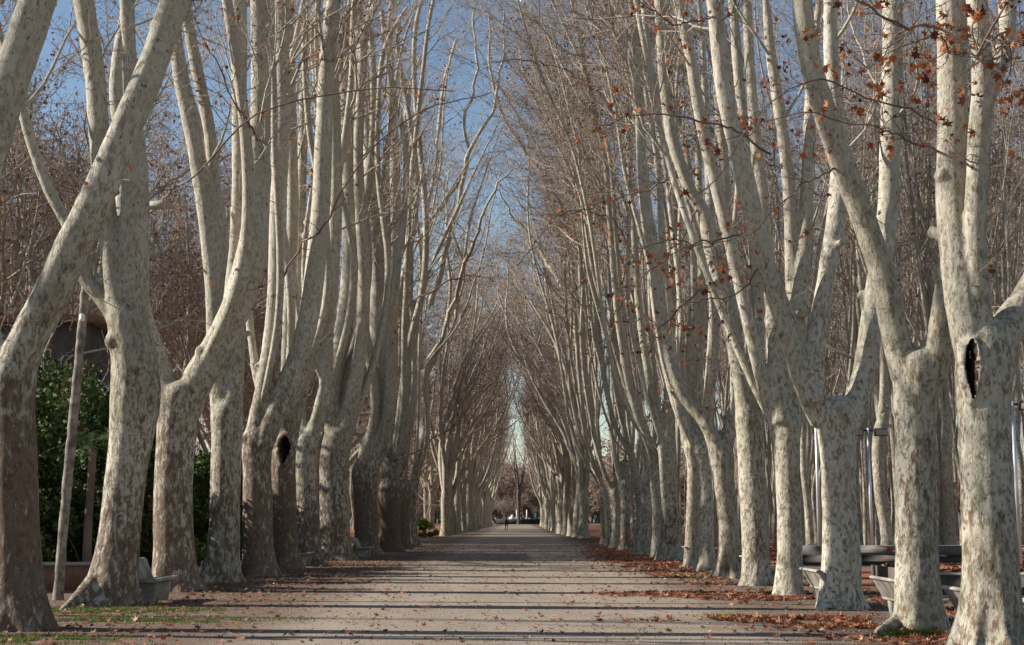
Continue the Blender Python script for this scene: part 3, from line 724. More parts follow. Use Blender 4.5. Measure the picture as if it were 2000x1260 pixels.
# ---------------------------------------------------------------- branches that hang across the view, with the last leaves
def sprays(tree, Yt, side, lines, seed, leafy, tl=1.0, wk=0.31, m=None):
    """thin traced branches of one near tree, in front of it or beside it"""
    root = tree; base = np.array(root.location)
    g = np.random.default_rng(seed); bt, bl = Buf(), Buf()
    for (Y, pts) in lines:
        p = []
        for k, (x, y, w) in enumerate(pts):
            Yk = Yt + (Y - Yt) * min(1.0, k / 2.0)
            p.append([*at(x, y, Yk), wk * w * Yk / F])
        l = resample(p, 30); wv = np.cumsum(g.normal(size=(30, 3)), 0); wv -= np.linspace(0, 1, 30)[:, None] * wv[-1]
        l[:, :3] += wv * 0.0011 * Y
        V, Fc = tubes(l[None, :, :3] - base, l[None, :, 3], 6); bt.add(V, Fc)
        P2, R2 = children(l[None, :, :3] - base, l[None, :, 3], 16, 0.1, 1.0, 0.75 * tl, 0.9, 0.02, 7, 0.25, 0.6, 0.003, None, 0.2, g)
        P3, R3 = children(P2, R2, 4 if tl < 2 else 8, 0.2, 1.0, 0.3 * tl, 0.8, 0.0, 5, 0.35, 0.7, 0.0025 * tl, None, 0.0, g)
        V, Fc = tubes(P2, R2, 4); bt.add(V, Fc); V, Fc = tubes(P3, R3, 3); bt.add(V, Fc)
        q = P3[:, -1]; q = q[g.random(len(q)) < leafy]
        if len(q):
            k = g.integers(0, len(q), int(len(q) * 2.2)); q = q[k] + g.normal(size=(len(k), 3)) * 0.05 - [0, 0, 0.05]
            V, Fc = leaves(q, 0.115, g=g, curl=4.0); bl.add(V, Fc)
    bt.obj('hanging_branch', m or M_TWIGD, root)['kind'] = 'stuff'
    if bl.n: bl.obj('hanging_leaves', M_DRY, root)['kind'] = 'stuff'

sprays(near_R[0][0], near_R[0][1], 1, [
    (16.5, [(1832,296,9),(1770,272,7),(1700,246,6),(1640,240,5),(1570,226,4),(1490,238,3)]),
    (16.0, [(1832,52,10),(1785,45,9),(1745,32,8),(1700,8,7),(1640,-20,6)]),
    (15.0, [(1900,95,7),(1860,110,6),(1800,80,5),(1740,100,4),(1690,140,3)]),
    (12.0, [(1965,120,12),(1950,60,9),(1965,10,7),(1990,-30,6)]),
    (13.0, [(1990,110,8),(1940,118,6),(1900,130,4),(1870,150,3)])], 5, 0.45)
sprays(near_R[1][0], near_R[1][1], 1, [
    (21.0, [(1866,262,8),(1780,205,7),(1690,180,6),(1630,152,6),(1560,170,5),(1470,240,4),(1400,350,4),(1340,395,3)]),
    (20.0, [(1640,330,7),(1590,350,6),(1520,400,5),(1440,470,4),(1370,475,3),(1300,500,3)])], 6, 0.5)
sprays(near_R[2][0], near_R[2][1], 1, [
    (25.0, [(1505,300,8),(1420,245,7),(1340,225,6),(1250,225,5),(1170,245,4),(1110,290,3)]),
    (26.0, [(1450,455,7),(1400,470,6),(1330,468,5),(1250,500,4),(1180,540,3)]),
    (24.0, [(1410,30,7),(1350,38,6),(1290,20,5),(1230,-20,4)]),
    (26.0, [(1480,520,6),(1420,575,5),(1350,580,4),(1290,640,3)])], 7, 0.45)
sprays(near_R[4][0], near_R[4][1], 1, [
    (36.0, [(1370,400,7),(1330,480,5),(1290,520,4),(1230,570,4),(1190,640,3)]),
    (36.0, [(1330,330,7),(1260,380,5),(1180,410,4),(1100,430,3)]),
    (37.0, [(1400,560,6),(1340,600,5),(1290,660,4),(1230,690,3)])], 8, 0.5)
sprays(near_R[8][0], near_R[8][1], 1, [
    (56.0, [(1240,500,5),(1200,440,4),(1140,420,4),(1080,440,3),(1010,520,3)]),
    (58.0, [(1250,620,5),(1190,650,4),(1150,720,3)]),
    (56.0, [(1240,260,5),(1150,180,4),(1050,130,4),(960,120,3)])], 9, 0.35)
sprays(near_L[3][0], near_L[3][1], -1, [
    (26.0, [(274,432,8),(330,382,7),(400,320,6),(460,250,6),(540,205,5),(640,180,5),(760,165,4),(890,178,3)]),
    (28.0, [(500,280,8),(480,220,6),(440,150,5),(390,60,4),(360,-10,3)])], 10, 0.10)
sprays(near_L[5][0], near_L[5][1], -1, [
    (37.0, [(545,560,7),(590,480,6),(650,420,6),(700,330,5),(780,240,5),(860,200,4),(960,180,3)]),
    (38.0, [(560,150,6),(600,110,5),(660,100,4),(760,60,3)])], 11, 0.10)
sprays(near_L[10][0], near_L[10][1], -1, [
    (68.0, [(765,660,6),(800,600,5),(850,560,5),(920,540,4),(965,550,3)]),
    (68.0, [(760,900,5),(820,870,4),(900,810,4),(985,740,3)])], 12, 0.1)
sprays(near_L[12][0], near_L[12][1], -1, [
    (82.0, [(836,600,14),(868,470,12),(888,380,10),(905,300,9),(950,215,7),(972,120,6),(985,20,4)]),
    (84.0, [(846,420,12),(884,350,9),(900,285,8),(893,230,7),(918,150,6),(915,60,5),(930,-20,4)]),
    (79.0, [(836,700,10),(880,560,9),(930,450,7),(960,380,5),(1000,330,3)])], 13, 0.05, 3.2, 0.45, M_FAR)
sprays(near_R[14][0], near_R[14][1], 1, [
    (92.0, [(1122,560,14),(1098,430,12),(1060,345,10),(1010,280,9),(985,225,7),(962,130,6),(955,30,4)]),
    (94.0, [(1112,380,12),(1080,260,9),(1050,185,8),(1020,130,6),(1000,40,5)]),
    (90.0, [(1128,660,11),(1090,560,9),(1050,480,7),(1000,420,5),(975,370,3)])], 14, 0.05, 3.2, 0.45, M_FAR)

# ---------------------------------------------------------------- trees farther off: a few grown kinds, copied one by one
def grow_tree(name, seed, H, r0, fork, nl, spread, lean=0.0, dense=1.0, leafy=1.0, l2len=4.0, up=0.14, bark=None, rough_limbs=False, leaf_size=0.12, crown_from_z=8.0, wig=0.05, tw=0.008, leafm=None, clip=None, counts=(12, 6, 6)):
    g = np.random.default_rng(seed)
    root = empty(name, (0, 0, 0), 'x', 'tree', 'x')
    tr = [[0, 0, -0.2, r0 * 1.45], [0, 0, 0.15, r0 * 1.3], [0.02, 0, 0.7, r0 * 1.08], [g.normal() * .08, g.normal() * .08, fork * .5, r0 * .95], [g.normal() * .12, g.normal() * .12, fork, r0 * .95], [g.normal() * .12, 0, fork + 0.5, r0 * .7]]
    b = Buf(); t = resample(tr, 16)
    V, Fc = tubes(t[None, :, :3], t[None, :, 3], 12); b.add(V, Fc)
    limbs = []
    a0 = g.uniform(0, 6.28)
    for k in range(nl):
        an = a0 + k * 2 * math.pi / nl + g.normal() * 0.3
        d = nrm(np.array([math.cos(an) * spread, math.sin(an) * spread, 1.0])); p = np.array([t[-3][0], t[-3][1], fork - 0.3 + 0.3 * g.random()])
        r = r0 * (0.68 if nl > 1 else 0.9) * g.uniform(0.75, 1.05); top = H * g.uniform(0.82, 1.0)
        n = int((top - fork) / 1.2); pts = [[*p, r]]
        for q in range(n):
            d = nrm(d + np.array([lean * (0.035 if p[2] > 9 else 0.008), 0, up]) + g.normal(size=3) * wig)
            if clip:
                if p[0] > clip[0] - 1.6: d = nrm(d + [-.12, 0, 0])
                if abs(p[1]) > clip[1] - 1.6: d = nrm(d + [0, -.12 * np.sign(p[1]), 0])
            p = p + d * 1.2; f = (q + 1) / n
            pts.append([*p, r * (1 - 0.86 * f ** 0.9)])
        l = resample(pts, 30); limbs.append(l)
        V, Fc = tubes(l[None, :, :3], l[None, :, 3], 8); b.add(V, Fc)
        if g.random() < 0.85:        # a second limb off this one
            s = g.integers(3, 12); d = nrm(l[s + 1, :3] - l[s, :3] + g.normal(size=3) * 0.35 + [lean * .1, 0, 0]); p = l[s, :3].copy(); r2 = l[s, 3] * 0.7
            n2 = int((top - p[2]) / 1.3); pts = [[*p, r2]]
            for q in range(n2):
                d = nrm(d + np.array([lean * 0.03, 0, up]) + g.normal(size=3) * wig)
                p = p + d * 1.2; pts.append([*p, r2 * (1 - 0.88 * (q + 1) / n2)])
            if n2 > 4:
                l2 = resample(pts, 30); limbs.append(l2)
                V, Fc = tubes(l2[None, :, :3], l2[None, :, 3], 7); b.add(V, Fc)
    b.obj('trunk', bark or M_FAR, root)
    bt, bl, br = Buf(), Buf(), Buf()
    crown_from(limbs, None, bt, bl, g, b_br=br, counts=counts, dense=dense, leafy=leafy, leaf_size=leaf_size, zmin=crown_from_z, l2len=l2len, tw=tw, clip=clip, pull=np.array([lean * 0.3, 0, 0]))
    bt.obj('twigs', M_TWIG, root)
    br.obj('branches', bark or M_FAR, root)
    if bl.n: bl.obj('dry_leaves', leafm or M_DRYFAR, root)
    return root

def place(root, first, loc, rz, scale, lab, group, b=0.4):
    if first:
        root.location = loc; root.rotation_euler = (0, 0, rz); root.scale = scale; root['label'] = lab; root['group'] = group; r = root
    else: r = copy_tree(root, loc, rz, scale, lab, group)
    for c in r.children: c.color = (b, 0, 0, 1)
    return r

# far avenue trees (leaning to the path): local +x is the path side
av = [grow_tree('plane_tree', 300 + k, 31 + k % 3, 0.42, 3.6 + 0.5 * (k % 2), 5 + k % 2, 0.21 if k < 3 else 0.13, lean=1.5 if k < 3 else 0.35, dense=0.9, leafy=1.1, wig=0.115, crown_from_z=7, tw=0.008, clip=(7.6, 6.0) if k < 3 else (5.0, 4.4), counts=(14, 6, 6)) for k in range(6)]
used = [False] * 6
ORD = ['first', 'second', 'third', 'fourth', 'fifth', 'sixth', 'seventh', 'eighth', 'ninth', 'tenth', 'eleventh', 'twelfth', 'thirteenth', 'fourteenth', 'fifteenth', 'sixteenth', 'seventeenth', 'eighteenth', 'nineteenth', 'twentieth', 'twenty-first', 'twenty-second', 'twenty-third', 'twenty-fourth', 'twenty-fifth', 'twenty-sixth', 'twenty-seventh', 'twenty-eighth', 'twenty-ninth', 'thirtieth', 'thirty-first', 'thirty-second', 'thirty-third', 'thirty-fourth', 'thirty-fifth', 'thirty-sixth', 'thirty-seventh', 'thirty-eighth']
lf = [(870,1047),(893,1042),(906,1041),(921,1038),(930,1035),(937,1033),(944,1032),(951,1030)]
rf = [(1140,1052),(1128,1049),(1117,1047),(1106,1044),(1096,1041),(1088,1038),(1081,1036),(1075,1034),(1069,1032)]
g = np.random.default_rng(5)
cnt = 0
for side, lst in ((-1, lf), (1, rf)):
    pts = [ground(*p) for p in lst]
    last = pts[-1][1]; k = 1
    X = pts[-1][0]
    while last + 9 * k < 390:
        pts.append(np.array([X + g.normal() * 0.3 + side * 0.010 * 9 * k, last + 9 * k + g.normal() * 0.6, 0])); k += 1
    full = []
    for a, b_ in zip(pts[:-1], pts[1:]):     # fill the long steps the perspective hides
        full.append(a)
        n = int((b_[1] - a[1]) / 8)
        for q in range(1, n): full.append(a + (b_ - a) * q / n + np.array([g.normal() * 0.2, 0, 0]))
    full.append(pts[-1])
    for i, p in enumerate(full[:38]):
        k = cnt % 3 + (0 if p[1] < 175 else 3); cnt += 1
        s = g.uniform(0.92, 1.1)
        rz = (0 if side < 0 else math.pi) + g.normal() * 0.35 + (0 if p[1] < 165 else (1.5 if g.random() < .5 else -1.5))
        lab = f"bare plane tree, {ORD[i]} of the {'left' if side < 0 else 'right'} row past the avenue's gap"
        place(av[k], not used[k], tuple(p), rz, (s, s, s * g.uniform(0.97, 1.12)), lab, 'plane trees of the far avenue rows', 0.45 if side < 0 else 0.3)
        used[k] = True

# the lone tree that closes the avenue
end = grow_tree('plane_tree', 79, 34, 0.42, 10.5, 4, 0.30, dense=0.8, leafy=0.2, l2len=5, up=0.07, bark=M_SHADEBARK, wig=0.035, crown_from_z=12, counts=(10, 5, 4), tw=0.02)
pe = at(1013, 1023, 445); place(end, True, (pe[0], pe[1], 0), 0.6, (1.25, 1.25, 1.0), 'dark silhouetted bare tree standing alone at the very end of the avenue', 'single trees past the avenue', 0.8)
small = grow_tree('bare_tree', 78, 9, 0.2, 2.6, 4, 0.7, dense=0.7, leafy=0.1, l2len=2.4, up=0.06, wig=0.09, crown_from_z=2.0, bark=M_TWIGD)
pe = at(986, 1020, 430); place(small, True, (pe[0], pe[1], 0), 0.2, (1, 1, 1), 'small dark forked tree at the low wall left of the lone end tree', 'single trees past the avenue', 0.8)

# woodland on the right: slender straight planes
wd = [grow_tree('plane_tree', 400 + k, 25 + k % 4, 0.125 + 0.022 * (k % 3), 6.5 + 1.3 * (k % 3), 2 + k % 3, 0.13, dense=0.5, leafy=0.25, l2len=3.0, up=0.2, wig=0.065, crown_from_z=9, counts=(12, 5, 6)) for k in range(6)]
g = np.random.default_rng(9)
i = 0; n_w = 0
def seen(p, margin=3.0): return -margin - 0.365 * p[1] < p[0] < 0.360 * p[1] + margin
for row, X in enumerate(np.arange(11.2, 60, 3.2)):
    for Yc in np.arange(52, 150, 5.2):
        p = np.array([X + g.normal() * 0.8, Yc + (row % 2) * 2.5 + g.normal() * 1.0, 0])
        if X > 8 and p[1] > 150 and X > 30: continue
        if not seen(p): continue
        k = int(g.integers(0, 6))
        deep = 'front' if p[1] < 75 else ('middle' if p[1] < 120 else 'far')
        wside = 'behind the right row' if X < 18 else 'deep to the right'
        s = g.uniform(0.85, 1.15)
        place(wd[k], n_w < 6 and k == n_w or not wd[k].get('used'), tuple(p), g.uniform(0, 6.28), (s, s, s * g.uniform(0.95, 1.1)),
              f"slender pale plane tree in the {deep} ranks of the woodland {wside}", f"woodland plane trees, {deep} ranks, {wside}", 0.3)
        wd[k]['used'] = 1; n_w += 1
for w in wd:
    if 'used' in w: del w['used']
for o in list(COL.objects):
    if 'used' in o: del o['used']
def far_wood(seed, x0, x1, y0, y1, n, label):
    g = np.random.default_rng(seed); bt, bw, bl = Buf(), Buf(), Buf()
    base = np.c_[g.uniform(x0, x1, n), g.uniform(y0, y1, n), np.zeros(n)]
    K = 16; H = g.uniform(19, 27, n)
    P = np.empty((n, K, 3)); P[:, 0] = base; d = np.tile([0, 0, 1.0], (n, 1))
    for k in range(1, K):
        d = nrm(d + g.normal(size=(n, 3)) * 0.05 + [0, 0, .1]); P[:, k] = P[:, k - 1] + d * (H / (K - 1))[:, None]
    Rr = g.uniform(.10, .19, n)[:, None] * np.linspace(1, .25, K)[None]
    V, Fc = tubes(P, Rr, 6); bt.add(V, Fc)
    P1, R1 = children(P, Rr, 5, .22, .8, 11, .35, .16, 12, .10, .6, .04, None, .5, g); V, Fc = tubes(P1, R1, 4); bt.add(V, Fc)
    P2, R2 = children(P1, R1, 6, .2, 1, 3, .7, .1, 6, .2, .5, .015, None, .3, g); V, Fc = tubes(P2, R2, 3); bt.add(V, Fc)
    P3, R3 = children(P2, R2, 5, .1, 1, 1.4, .8, .03, 4, .3, .7, .011, None, .3, g); V, Fc = tubes(P3, R3, 3); bw.add(V, Fc)
    q = P3[g.random(len(P3)) < .4, -1]; V, Fc = leaves(q, .14, small=True, g=g); bl.add(V, Fc)
    o = bt.obj('far_woodland', M_FAR); o.color = (.3, 0, 0, 1); tag(o, label, 'woodland', kind='stuff')
    bw.obj('twigs', M_TWIG, o); bl.obj('dry_leaves', M_DRYFAR, o)
far_wood(1, 24, 118, 150, 330, 230, 'distant mass of thin pale trunks deep in the right woodland')
far_wood(2, -120, -22, 200, 340, 130, 'distant mass of thin trunks far left of the avenue')
# two fatter ones seen between the near trunks
thick = grow_tree('plane_tree', 450, 26, 0.235, 5.2, 2, 0.22, dense=0.8, leafy=0.5, up=0.18, wig=0.06)
for q, (px, py, sc, lab) in enumerate([(1733,1064,1.0,'thicker bent plane tree behind the concrete wall by the floodlight pole'), (1862,1068,0.8,'bent plane tree at the concrete wall between the two near right trees'), (1850,1074,0.75,'straighter companion of the bent tree at the concrete wall')]):
    p = at(px, py, 53 + q); place(thick, q == 0, (p[0], 53 + q * 1.2, 0), 1.1 * q, (sc, sc, 1), lab, 'plane trees at the concrete wall', 0.2)

for q, (x, y, rz) in enumerate([(-13.5, 15.5, 0.4), (-16.5, 21.0, 2.2), (-20, 18.2, 4.0), (-18.5, 25.5, 5.1), (-12.5, 11.0, 1.2)]):
    r = copy_tree(wd[q], (x, y, 0), rz, (1, 1, .9), 'slim pale tree just outside the left edge, its shadow crossing the near path', 'slim trees outside the left edge')
    for c in r.children: c.color = (0.4, 0, 0, 1)
# park trees on the left, wide crowned, behind the garden
pk = [grow_tree('plane_tree', 500 + k, 21 + 2 * k, 0.45, 5.0, 5, 0.62, dense=1.0, leafy=0.8, l2len=6.5, up=0.05, wig=0.11, crown_from_z=4.0, leaf_size=0.13, tw=0.010, counts=(17, 8, 8)) for k in range(3)]
g = np.random.default_rng(21); n_p = 0
spots = [(-26, 70), (-36, 86), (-23, 92), (-31, 112), (-21, 112), (-44, 120), (-20, 134), (-21, 62), (-29, 78), (-19, 84), (-27, 98), (-38, 104), (-17, 104), (-24, 122), (-35, 132), (-46, 140), (-16, 124), (-19, 146), (-29, 155), (-42, 162), (-55, 165), (-17, 168), (-25, 180), (-36, 190), (-14, 190), (-20, 210), (-31, 215), (-15, 232), (-24, 240), (-17, 262), (-14, 285)]
plab = ['wide-crowned park tree with level branches behind the garden building', 'wide-crowned park tree with dry leaves, far left behind the garden']
for q, (x, y) in enumerate(spots):
    k = q % 3; s = g.uniform(0.85, 1.1)
    where = 'near the garden' if y < 90 else ('beyond the garden' if y < 150 else 'far beyond the garden')
    place(pk[k], q < 3, (x + g.normal(), y, 0), g.uniform(0, 6.28), (s, s, s * 1.18), f"wide-crowned bare tree with red-brown leaf remnants {where}, left of the avenue", f"wide-crowned park trees {where}", 0.5)
for q, (x, y, lab) in enumerate([(-10.5, 146, 'slim bare tree just behind the bright green bush'), (-12.5, 152, 'slim bare tree left of the bright green bush'), (-11.5, 112, 'slim pale tree in the gap behind the near left row'), (-12.5, 95, 'slim pale tree behind the end of the near left row')]):
    r = copy_tree(wd[q], (x, y, 0), q * 1.3, (1, 1, 1), lab, 'slim trees behind the left row')
    for c in r.children: c.color = (0.3, 0, 0, 1)

# brown tree mass that closes the view, each crown its own tree
fr = [grow_tree('bare_tree', 600 + k, 24 + 2 * k, 0.4, 2.0, 6, 0.75, dense=1.2, leafy=3.0, l2len=6.5, up=0.09, wig=0.1, crown_from_z=0.2, leaf_size=0.42, tw=0.035, leafm=M_HAZEGROVE) for k in range(2)]
g = np.random.default_rng(33); n = 0
for row, y in enumerate((545, 580, 620, 470, 400)):
    for x in np.arange(-62, 66, 11.5) if row < 3 else [v for v in np.arange(-190, 200, 14.0) if abs(v) > (24 if row == 3 else 20)]:
        k = n % 2; s = g.uniform(0.85, 1.1)
        place(fr[k], n < 2, (x + g.normal() * 2.5, y + g.normal() * 4, -3), g.uniform(0, 6.28), (s * 1.35, s * 1.35, s), 'brown round-crowned bare tree in the grove that closes the far end', 'bare trees closing the view at the far end', 0.8); n += 1

for q in range(34):
    x = -75 + q * 4.6 + g.normal(); y = 532 + g.normal() * 3
    r = copy_tree(small, (x, y, 0), g.uniform(0, 6.28), (1.3, 1.3, g.uniform(.8, 1.2)), 'low many-stemmed brown tree at the foot of the far grove', 'low brown trees at the foot of the far grove')

# ---------------------------------------------------------------- the ground
def sheet(name, x0, x1, y0, y1, z, m, nx=2, ny=2, edge=0.0, seed=0, rise=0.0):
    g = np.random.default_rng(seed)
    xs = np.linspace(x0, x1, nx); ys = np.linspace(y0, y1, ny)
    V = np.array([[x, y, z] for y in ys for x in xs])
    if edge:
        for j in range(ny):
            o1 = noise.noise(Vector((ys[j] * 0.35, seed, 0))) * edge + noise.noise(Vector((ys[j] * 1.6, seed, 5))) * edge * 0.4
            o2 = noise.noise(Vector((ys[j] * 0.35, seed, 9))) * edge + noise.noise(Vector((ys[j] * 1.6, seed, 15))) * edge * 0.4
            V[j * nx, 0] += o1; V[j * nx + nx - 1, 0] += o2
    i = np.arange(nx - 1); j = np.arange(ny - 1)
    a = (j[:, None] * nx + i[None]).ravel()
    o = mesh_np(name, V, np.stack([a, a + 1, a + nx + 1, a + nx], -1), m)
    return tag(o, kind='structure')
gnd = sheet('ground', -1500, 1500, -60, 3000, 0.0, M_GROUND)
gnd['label'] = 'bare brown earth'
sheet('path', -4.9, 4.7, -10, 480, 0.004, M_PATH, 2, 1400, 0.5, 3)['label'] = 'pale gravel avenue'
sheet('forest_floor', 8.6, 90, 36.7, 330, 0.004, M_FOREST, 2, 400, 0.8, 7)['label'] = 'earth under a carpet of brown leaves'
sheet('verge', -60, -8.6, 60, 330, 0.004, M_FOREST, 2, 200, 0.8, 8)['label'] = 'leafy verge left of the avenue'

xs = np.linspace(-1400, 1400, 60); ys = np.linspace(680, 2400, 24)
V = np.array([[x, y, -0.5 + 26 * min(1, (y - 680) / 500) + 7 * noise.noise(Vector((x * .004, y * .004, 0))) * min(1, (y - 680) / 300)] for y in ys for x in xs])
i = np.arange(59); j = np.arange(23); a = (j[:, None] * 60 + i[None]).ravel()
tag(mesh_np('hills', V, np.stack([a, a + 1, a + 61, a + 60], -1), dirt('brown_rise', (0.22, 0.17, 0.14), (0.13, 0.10, 0.085), 0.0)), 'low brown wooded rise on the horizon', kind='structure')

# fallen leaves: far too many to count
g = np.random.default_rng(44)
def litter(name, n, sampler, size, label, small=False):
    P = sampler(n); P = P[(P[:, 1] > 8)]
    P[:, 2] += 0.012 + 0.02 * g.random(len(P))
    V, Fc = leaves(P, size, normal_up=True, small=small, g=g, curl=2.6)
    V[:, 2] = np.maximum(V[:, 2], P[:, 2].min() * 0 + 0.006)
    return tag(mesh_np(name, V, Fc, M_LITTER, smooth=False), label, 'fallen leaves', kind='stuff')
def drift(n):
    out = []
    c = [(4.2, 23.2, 1.0, .35, .055), (5.3, 21.6, .9, .4, .02), (4.0, 31.0, 1.1, .5, .06), (5.0, 29.5, .9, .6, .04), (4.7, 55, .8, 7, .24), (4.9, 68, .8, 7, .13), (6.2, 85, .8, 14, .13), (6.2, 112, .8, 9, .10), (7.4, 33, .5, 8, .05), (5.2, 19.3, .6, .6, .012), (7.6, 24, .6, 5, .02), (5.2, 40, .7, 6, .03)]
    for (x, y, sx, sy, w) in c:
        k = int(n * w); out.append(np.c_[g.normal(x, sx, k), g.normal(y, sy, k), np.zeros(k)])
    P = np.concatenate(out)
    f = np.array([noise.noise(Vector((p[0] * 1.3, p[1] * 0.9, 0))) for p in P])
    return P[f > -0.12]
litter('leaf_drift', 24000, drift, 0.125, 'rust-brown fallen leaves drifted along the foot of the right row')
litter('scattered_leaves', 3600, lambda n: np.c_[g.uniform(-7.5, 7.5, n), 9 + 85 * g.random(n) ** 1.6, np.zeros(n)], 0.10, 'single dry leaves scattered over the gravel avenue')
litter('left_litter', 2500, lambda n: np.c_[g.normal(-6.6, 1.4, n), g.uniform(17, 60, n), np.zeros(n)], 0.10, 'sparse dry leaves at the foot of the left row')
litter('woodland_litter', 16000, lambda n: np.c_[9 + 22 * g.random(n), 51.5 + 45 * g.random(n) ** 1.5, np.zeros(n)], 0.16, 'brown leaf carpet on the woodland floor behind the concrete wall', True)
# small stones and grit
n = 9000
P = np.c_[g.uniform(-7, 7, n), 9 + 40 * g.random(n) ** 1.5, np.full(n, 0.01)]
V, Fc = tubes(np.stack([P - [0, 0, .008], P + [0, 0, .004], P + [0, 0, .010]], 1), np.stack([np.full(n, 1.), np.full(n, .9), np.full(n, .35)], 1) * (0.006 + 0.014 * g.random(n) ** 3)[:, None], 5, True)
tag(mesh_np('gravel_stones', V, Fc, flat('pebble', (0.26, 0.215, 0.175), 0.4, 9.0)), 'small loose stones on the gravel', 'gravel', kind='stuff')

# grass
def grass(name, spots, label, hmax=0.045, m=None):
    V = []; P = []
    for (x, y, rx, ry, n) in spots:
        P.append(np.c_[g.normal(x, rx, n), g.normal(y, ry, n), np.zeros(n)])
    P = np.concatenate(P); n = len(P)
    f = np.array([noise.noise(Vector((p[0] * 2.5, p[1] * 2.0, 3))) for p in P]); P = P[f > -0.08]; n = len(P)
    h = hmax * (0.4 + g.random(n)); a = g.uniform(0, 6.28, n); w = 0.006 + 0.004 * g.random(n)
    u = np.c_[np.cos(a), np.sin(a), 0 * a]; l = g.normal(size=(n, 3)) * 0.4; l[:, 2] = 1; l = nrm(l)
    V = np.stack([P - u * w[:, None], P + u * w[:, None], P + l * h[:, None]], 1).reshape(-1, 3)
    return tag(mesh_np(name, V, np.arange(3 * n).reshape(-1, 3), m or M_GRASS), label, 'grass', kind='stuff')
a, b_ = ground(200, 1192), ground(260, 1212)
grass('grass', [(a[0], a[1] - .1, 1.0, .45, 12000), (b_[0], b_[1], 1.2, .35, 7000), (ground(40, 1250)[0], ground(40, 1250)[1], .7, .35, 5000), (-7.6, 33.5, .7, .8, 3500)], 'thin green grass patch at the feet of the near left trees')
p1 = ground(1795, 1242)
grass('grass_tuft', [(p1[0], p1[1] - .02, .25, .05, 1300), (ground(1875, 1245)[0], ground(1875, 1245)[1], .12, .1, 300), (ground(1410, 1208)[0] + .2, 24.0, .2, .2, 200), (ground(1350, 1125)[0], 41.0, .5, .3, 500)], 'bright grass tufts at the roots of the right row', 0.09, M_BRIGHT)

# ---------------------------------------------------------------- stone benches
BENCH_R = [(1835, 1140, 1247, 'stone bench half hidden by the edge tree on the right'),
           (1697, 1121, 1210, 'stone bench between the V-forked tree and the goblet tree'),
           (1560, 1107, 1178, 'stone bench striped with shadow behind the slim straight tree'),
           (1443, 1084, 1148, 'small far stone bench peeping past the root-spread tree'),
           (1326, 1067, 1110, 'farthest right stone bench, beside the bell-footed tree')]
def make_bench(label, group):
    r = empty('stone_bench', (0, 0, 0), label, 'bench', group)
    b = Buf()       # back panel leaning to -x (the path), scrolled top rail
    prof = [(0.10, 0.38), (0.17, 0.36), (-0.01, 0.80), (-0.05, 0.83), (-0.10, 0.83), (-0.125, 0.805), (-0.12, 0.775), (-0.08, 0.765)]
    prism_y(b, prof, -0.85, 0.85); o = b.obj('backrest', M_STONE, r, smooth=False)
    o.modifiers.new('b', 'BEVEL').width = 0.012
    b = Buf(); prism_y(b, [(0.08, 0.37), (0.62, 0.40), (0.65, 0.43), (0.64, 0.47), (0.60, 0.475), (0.08, 0.43)], -0.87, 0.87); o = b.obj('seat', M_STONE, r, smooth=False)
    o.modifiers.new('b', 'BEVEL').width = 0.012
    for s in (-0.52, 0.52):
        b = Buf(); prism_y(b, [(0.14, -0.05), (0.50, -0.05), (0.56, 0.372), (0.10, 0.372)], s - 0.09, s + 0.09); o = b.obj('leg', M_STONE, r, smooth=False)
        o.modifiers.new('b', 'BEVEL').width = 0.01
    return r
proto = None
for q, (px, py, pyb, lab) in enumerate(BENCH_R):
    far = (1.6 - 0.69) * F / (py - 1014) + (.15, 0, .5, .8, 2.4)[q]; p = at(px, py, far)
    d = far - 0.87
    loc = (p[0] + 0.12, d, 0)
    if proto is None: proto = make_bench(lab, 'stone benches between the trees'); proto.location = loc; proto.scale = (1, 1, .83)
    else: copy_tree(proto, loc, 0, (1, 1, .83), lab, 'stone benches between the trees')
for (x, y, lab) in [(at(300, 1130, 28.6)[0] - 0.35, 28.6, 'shaded stone bench at the foot of the fused plane tree'), (at(590, 1085, 50)[0] - 0.3, 50.0, 'shaded stone bench in front of the white-flanked tree'), (at(705, 1070, 60)[0] - .2, 60.0, 'small dark bench far along the left row')]:
    copy_tree(proto, (x, y, 0), 0.0, (1, 1, 1), lab, 'stone benches between the trees')
# litter bin beside the second left bench
pb = at(601, 1080, 51.2)
b = Buf(); r = empty('litter_bin', (pb[0] + .1, 51.2, 0), 'dark litter bin behind the bench at the white-flanked tree', 'bin')
t = np.array([[0, 0, .25, .16], [0, 0, .6, .20], [0, 0, .95, .24], [0, 0, .97, .21]]); V, Fc = tubes(t[None, :, :3], t[None, :, 3], 16, True); b.add(V, Fc); b.obj('basket', M_DARKMETAL, r)
b = Buf(); t = np.array([[.27, 0, 0, .03], [.27, 0, .5, .03], [.27, 0, 1.0, .03]]); V, Fc = tubes(t[None, :, :3], t[None, :, 3], 10, True); b.add(V, Fc); b.obj('post', M_DARKMETAL, r)

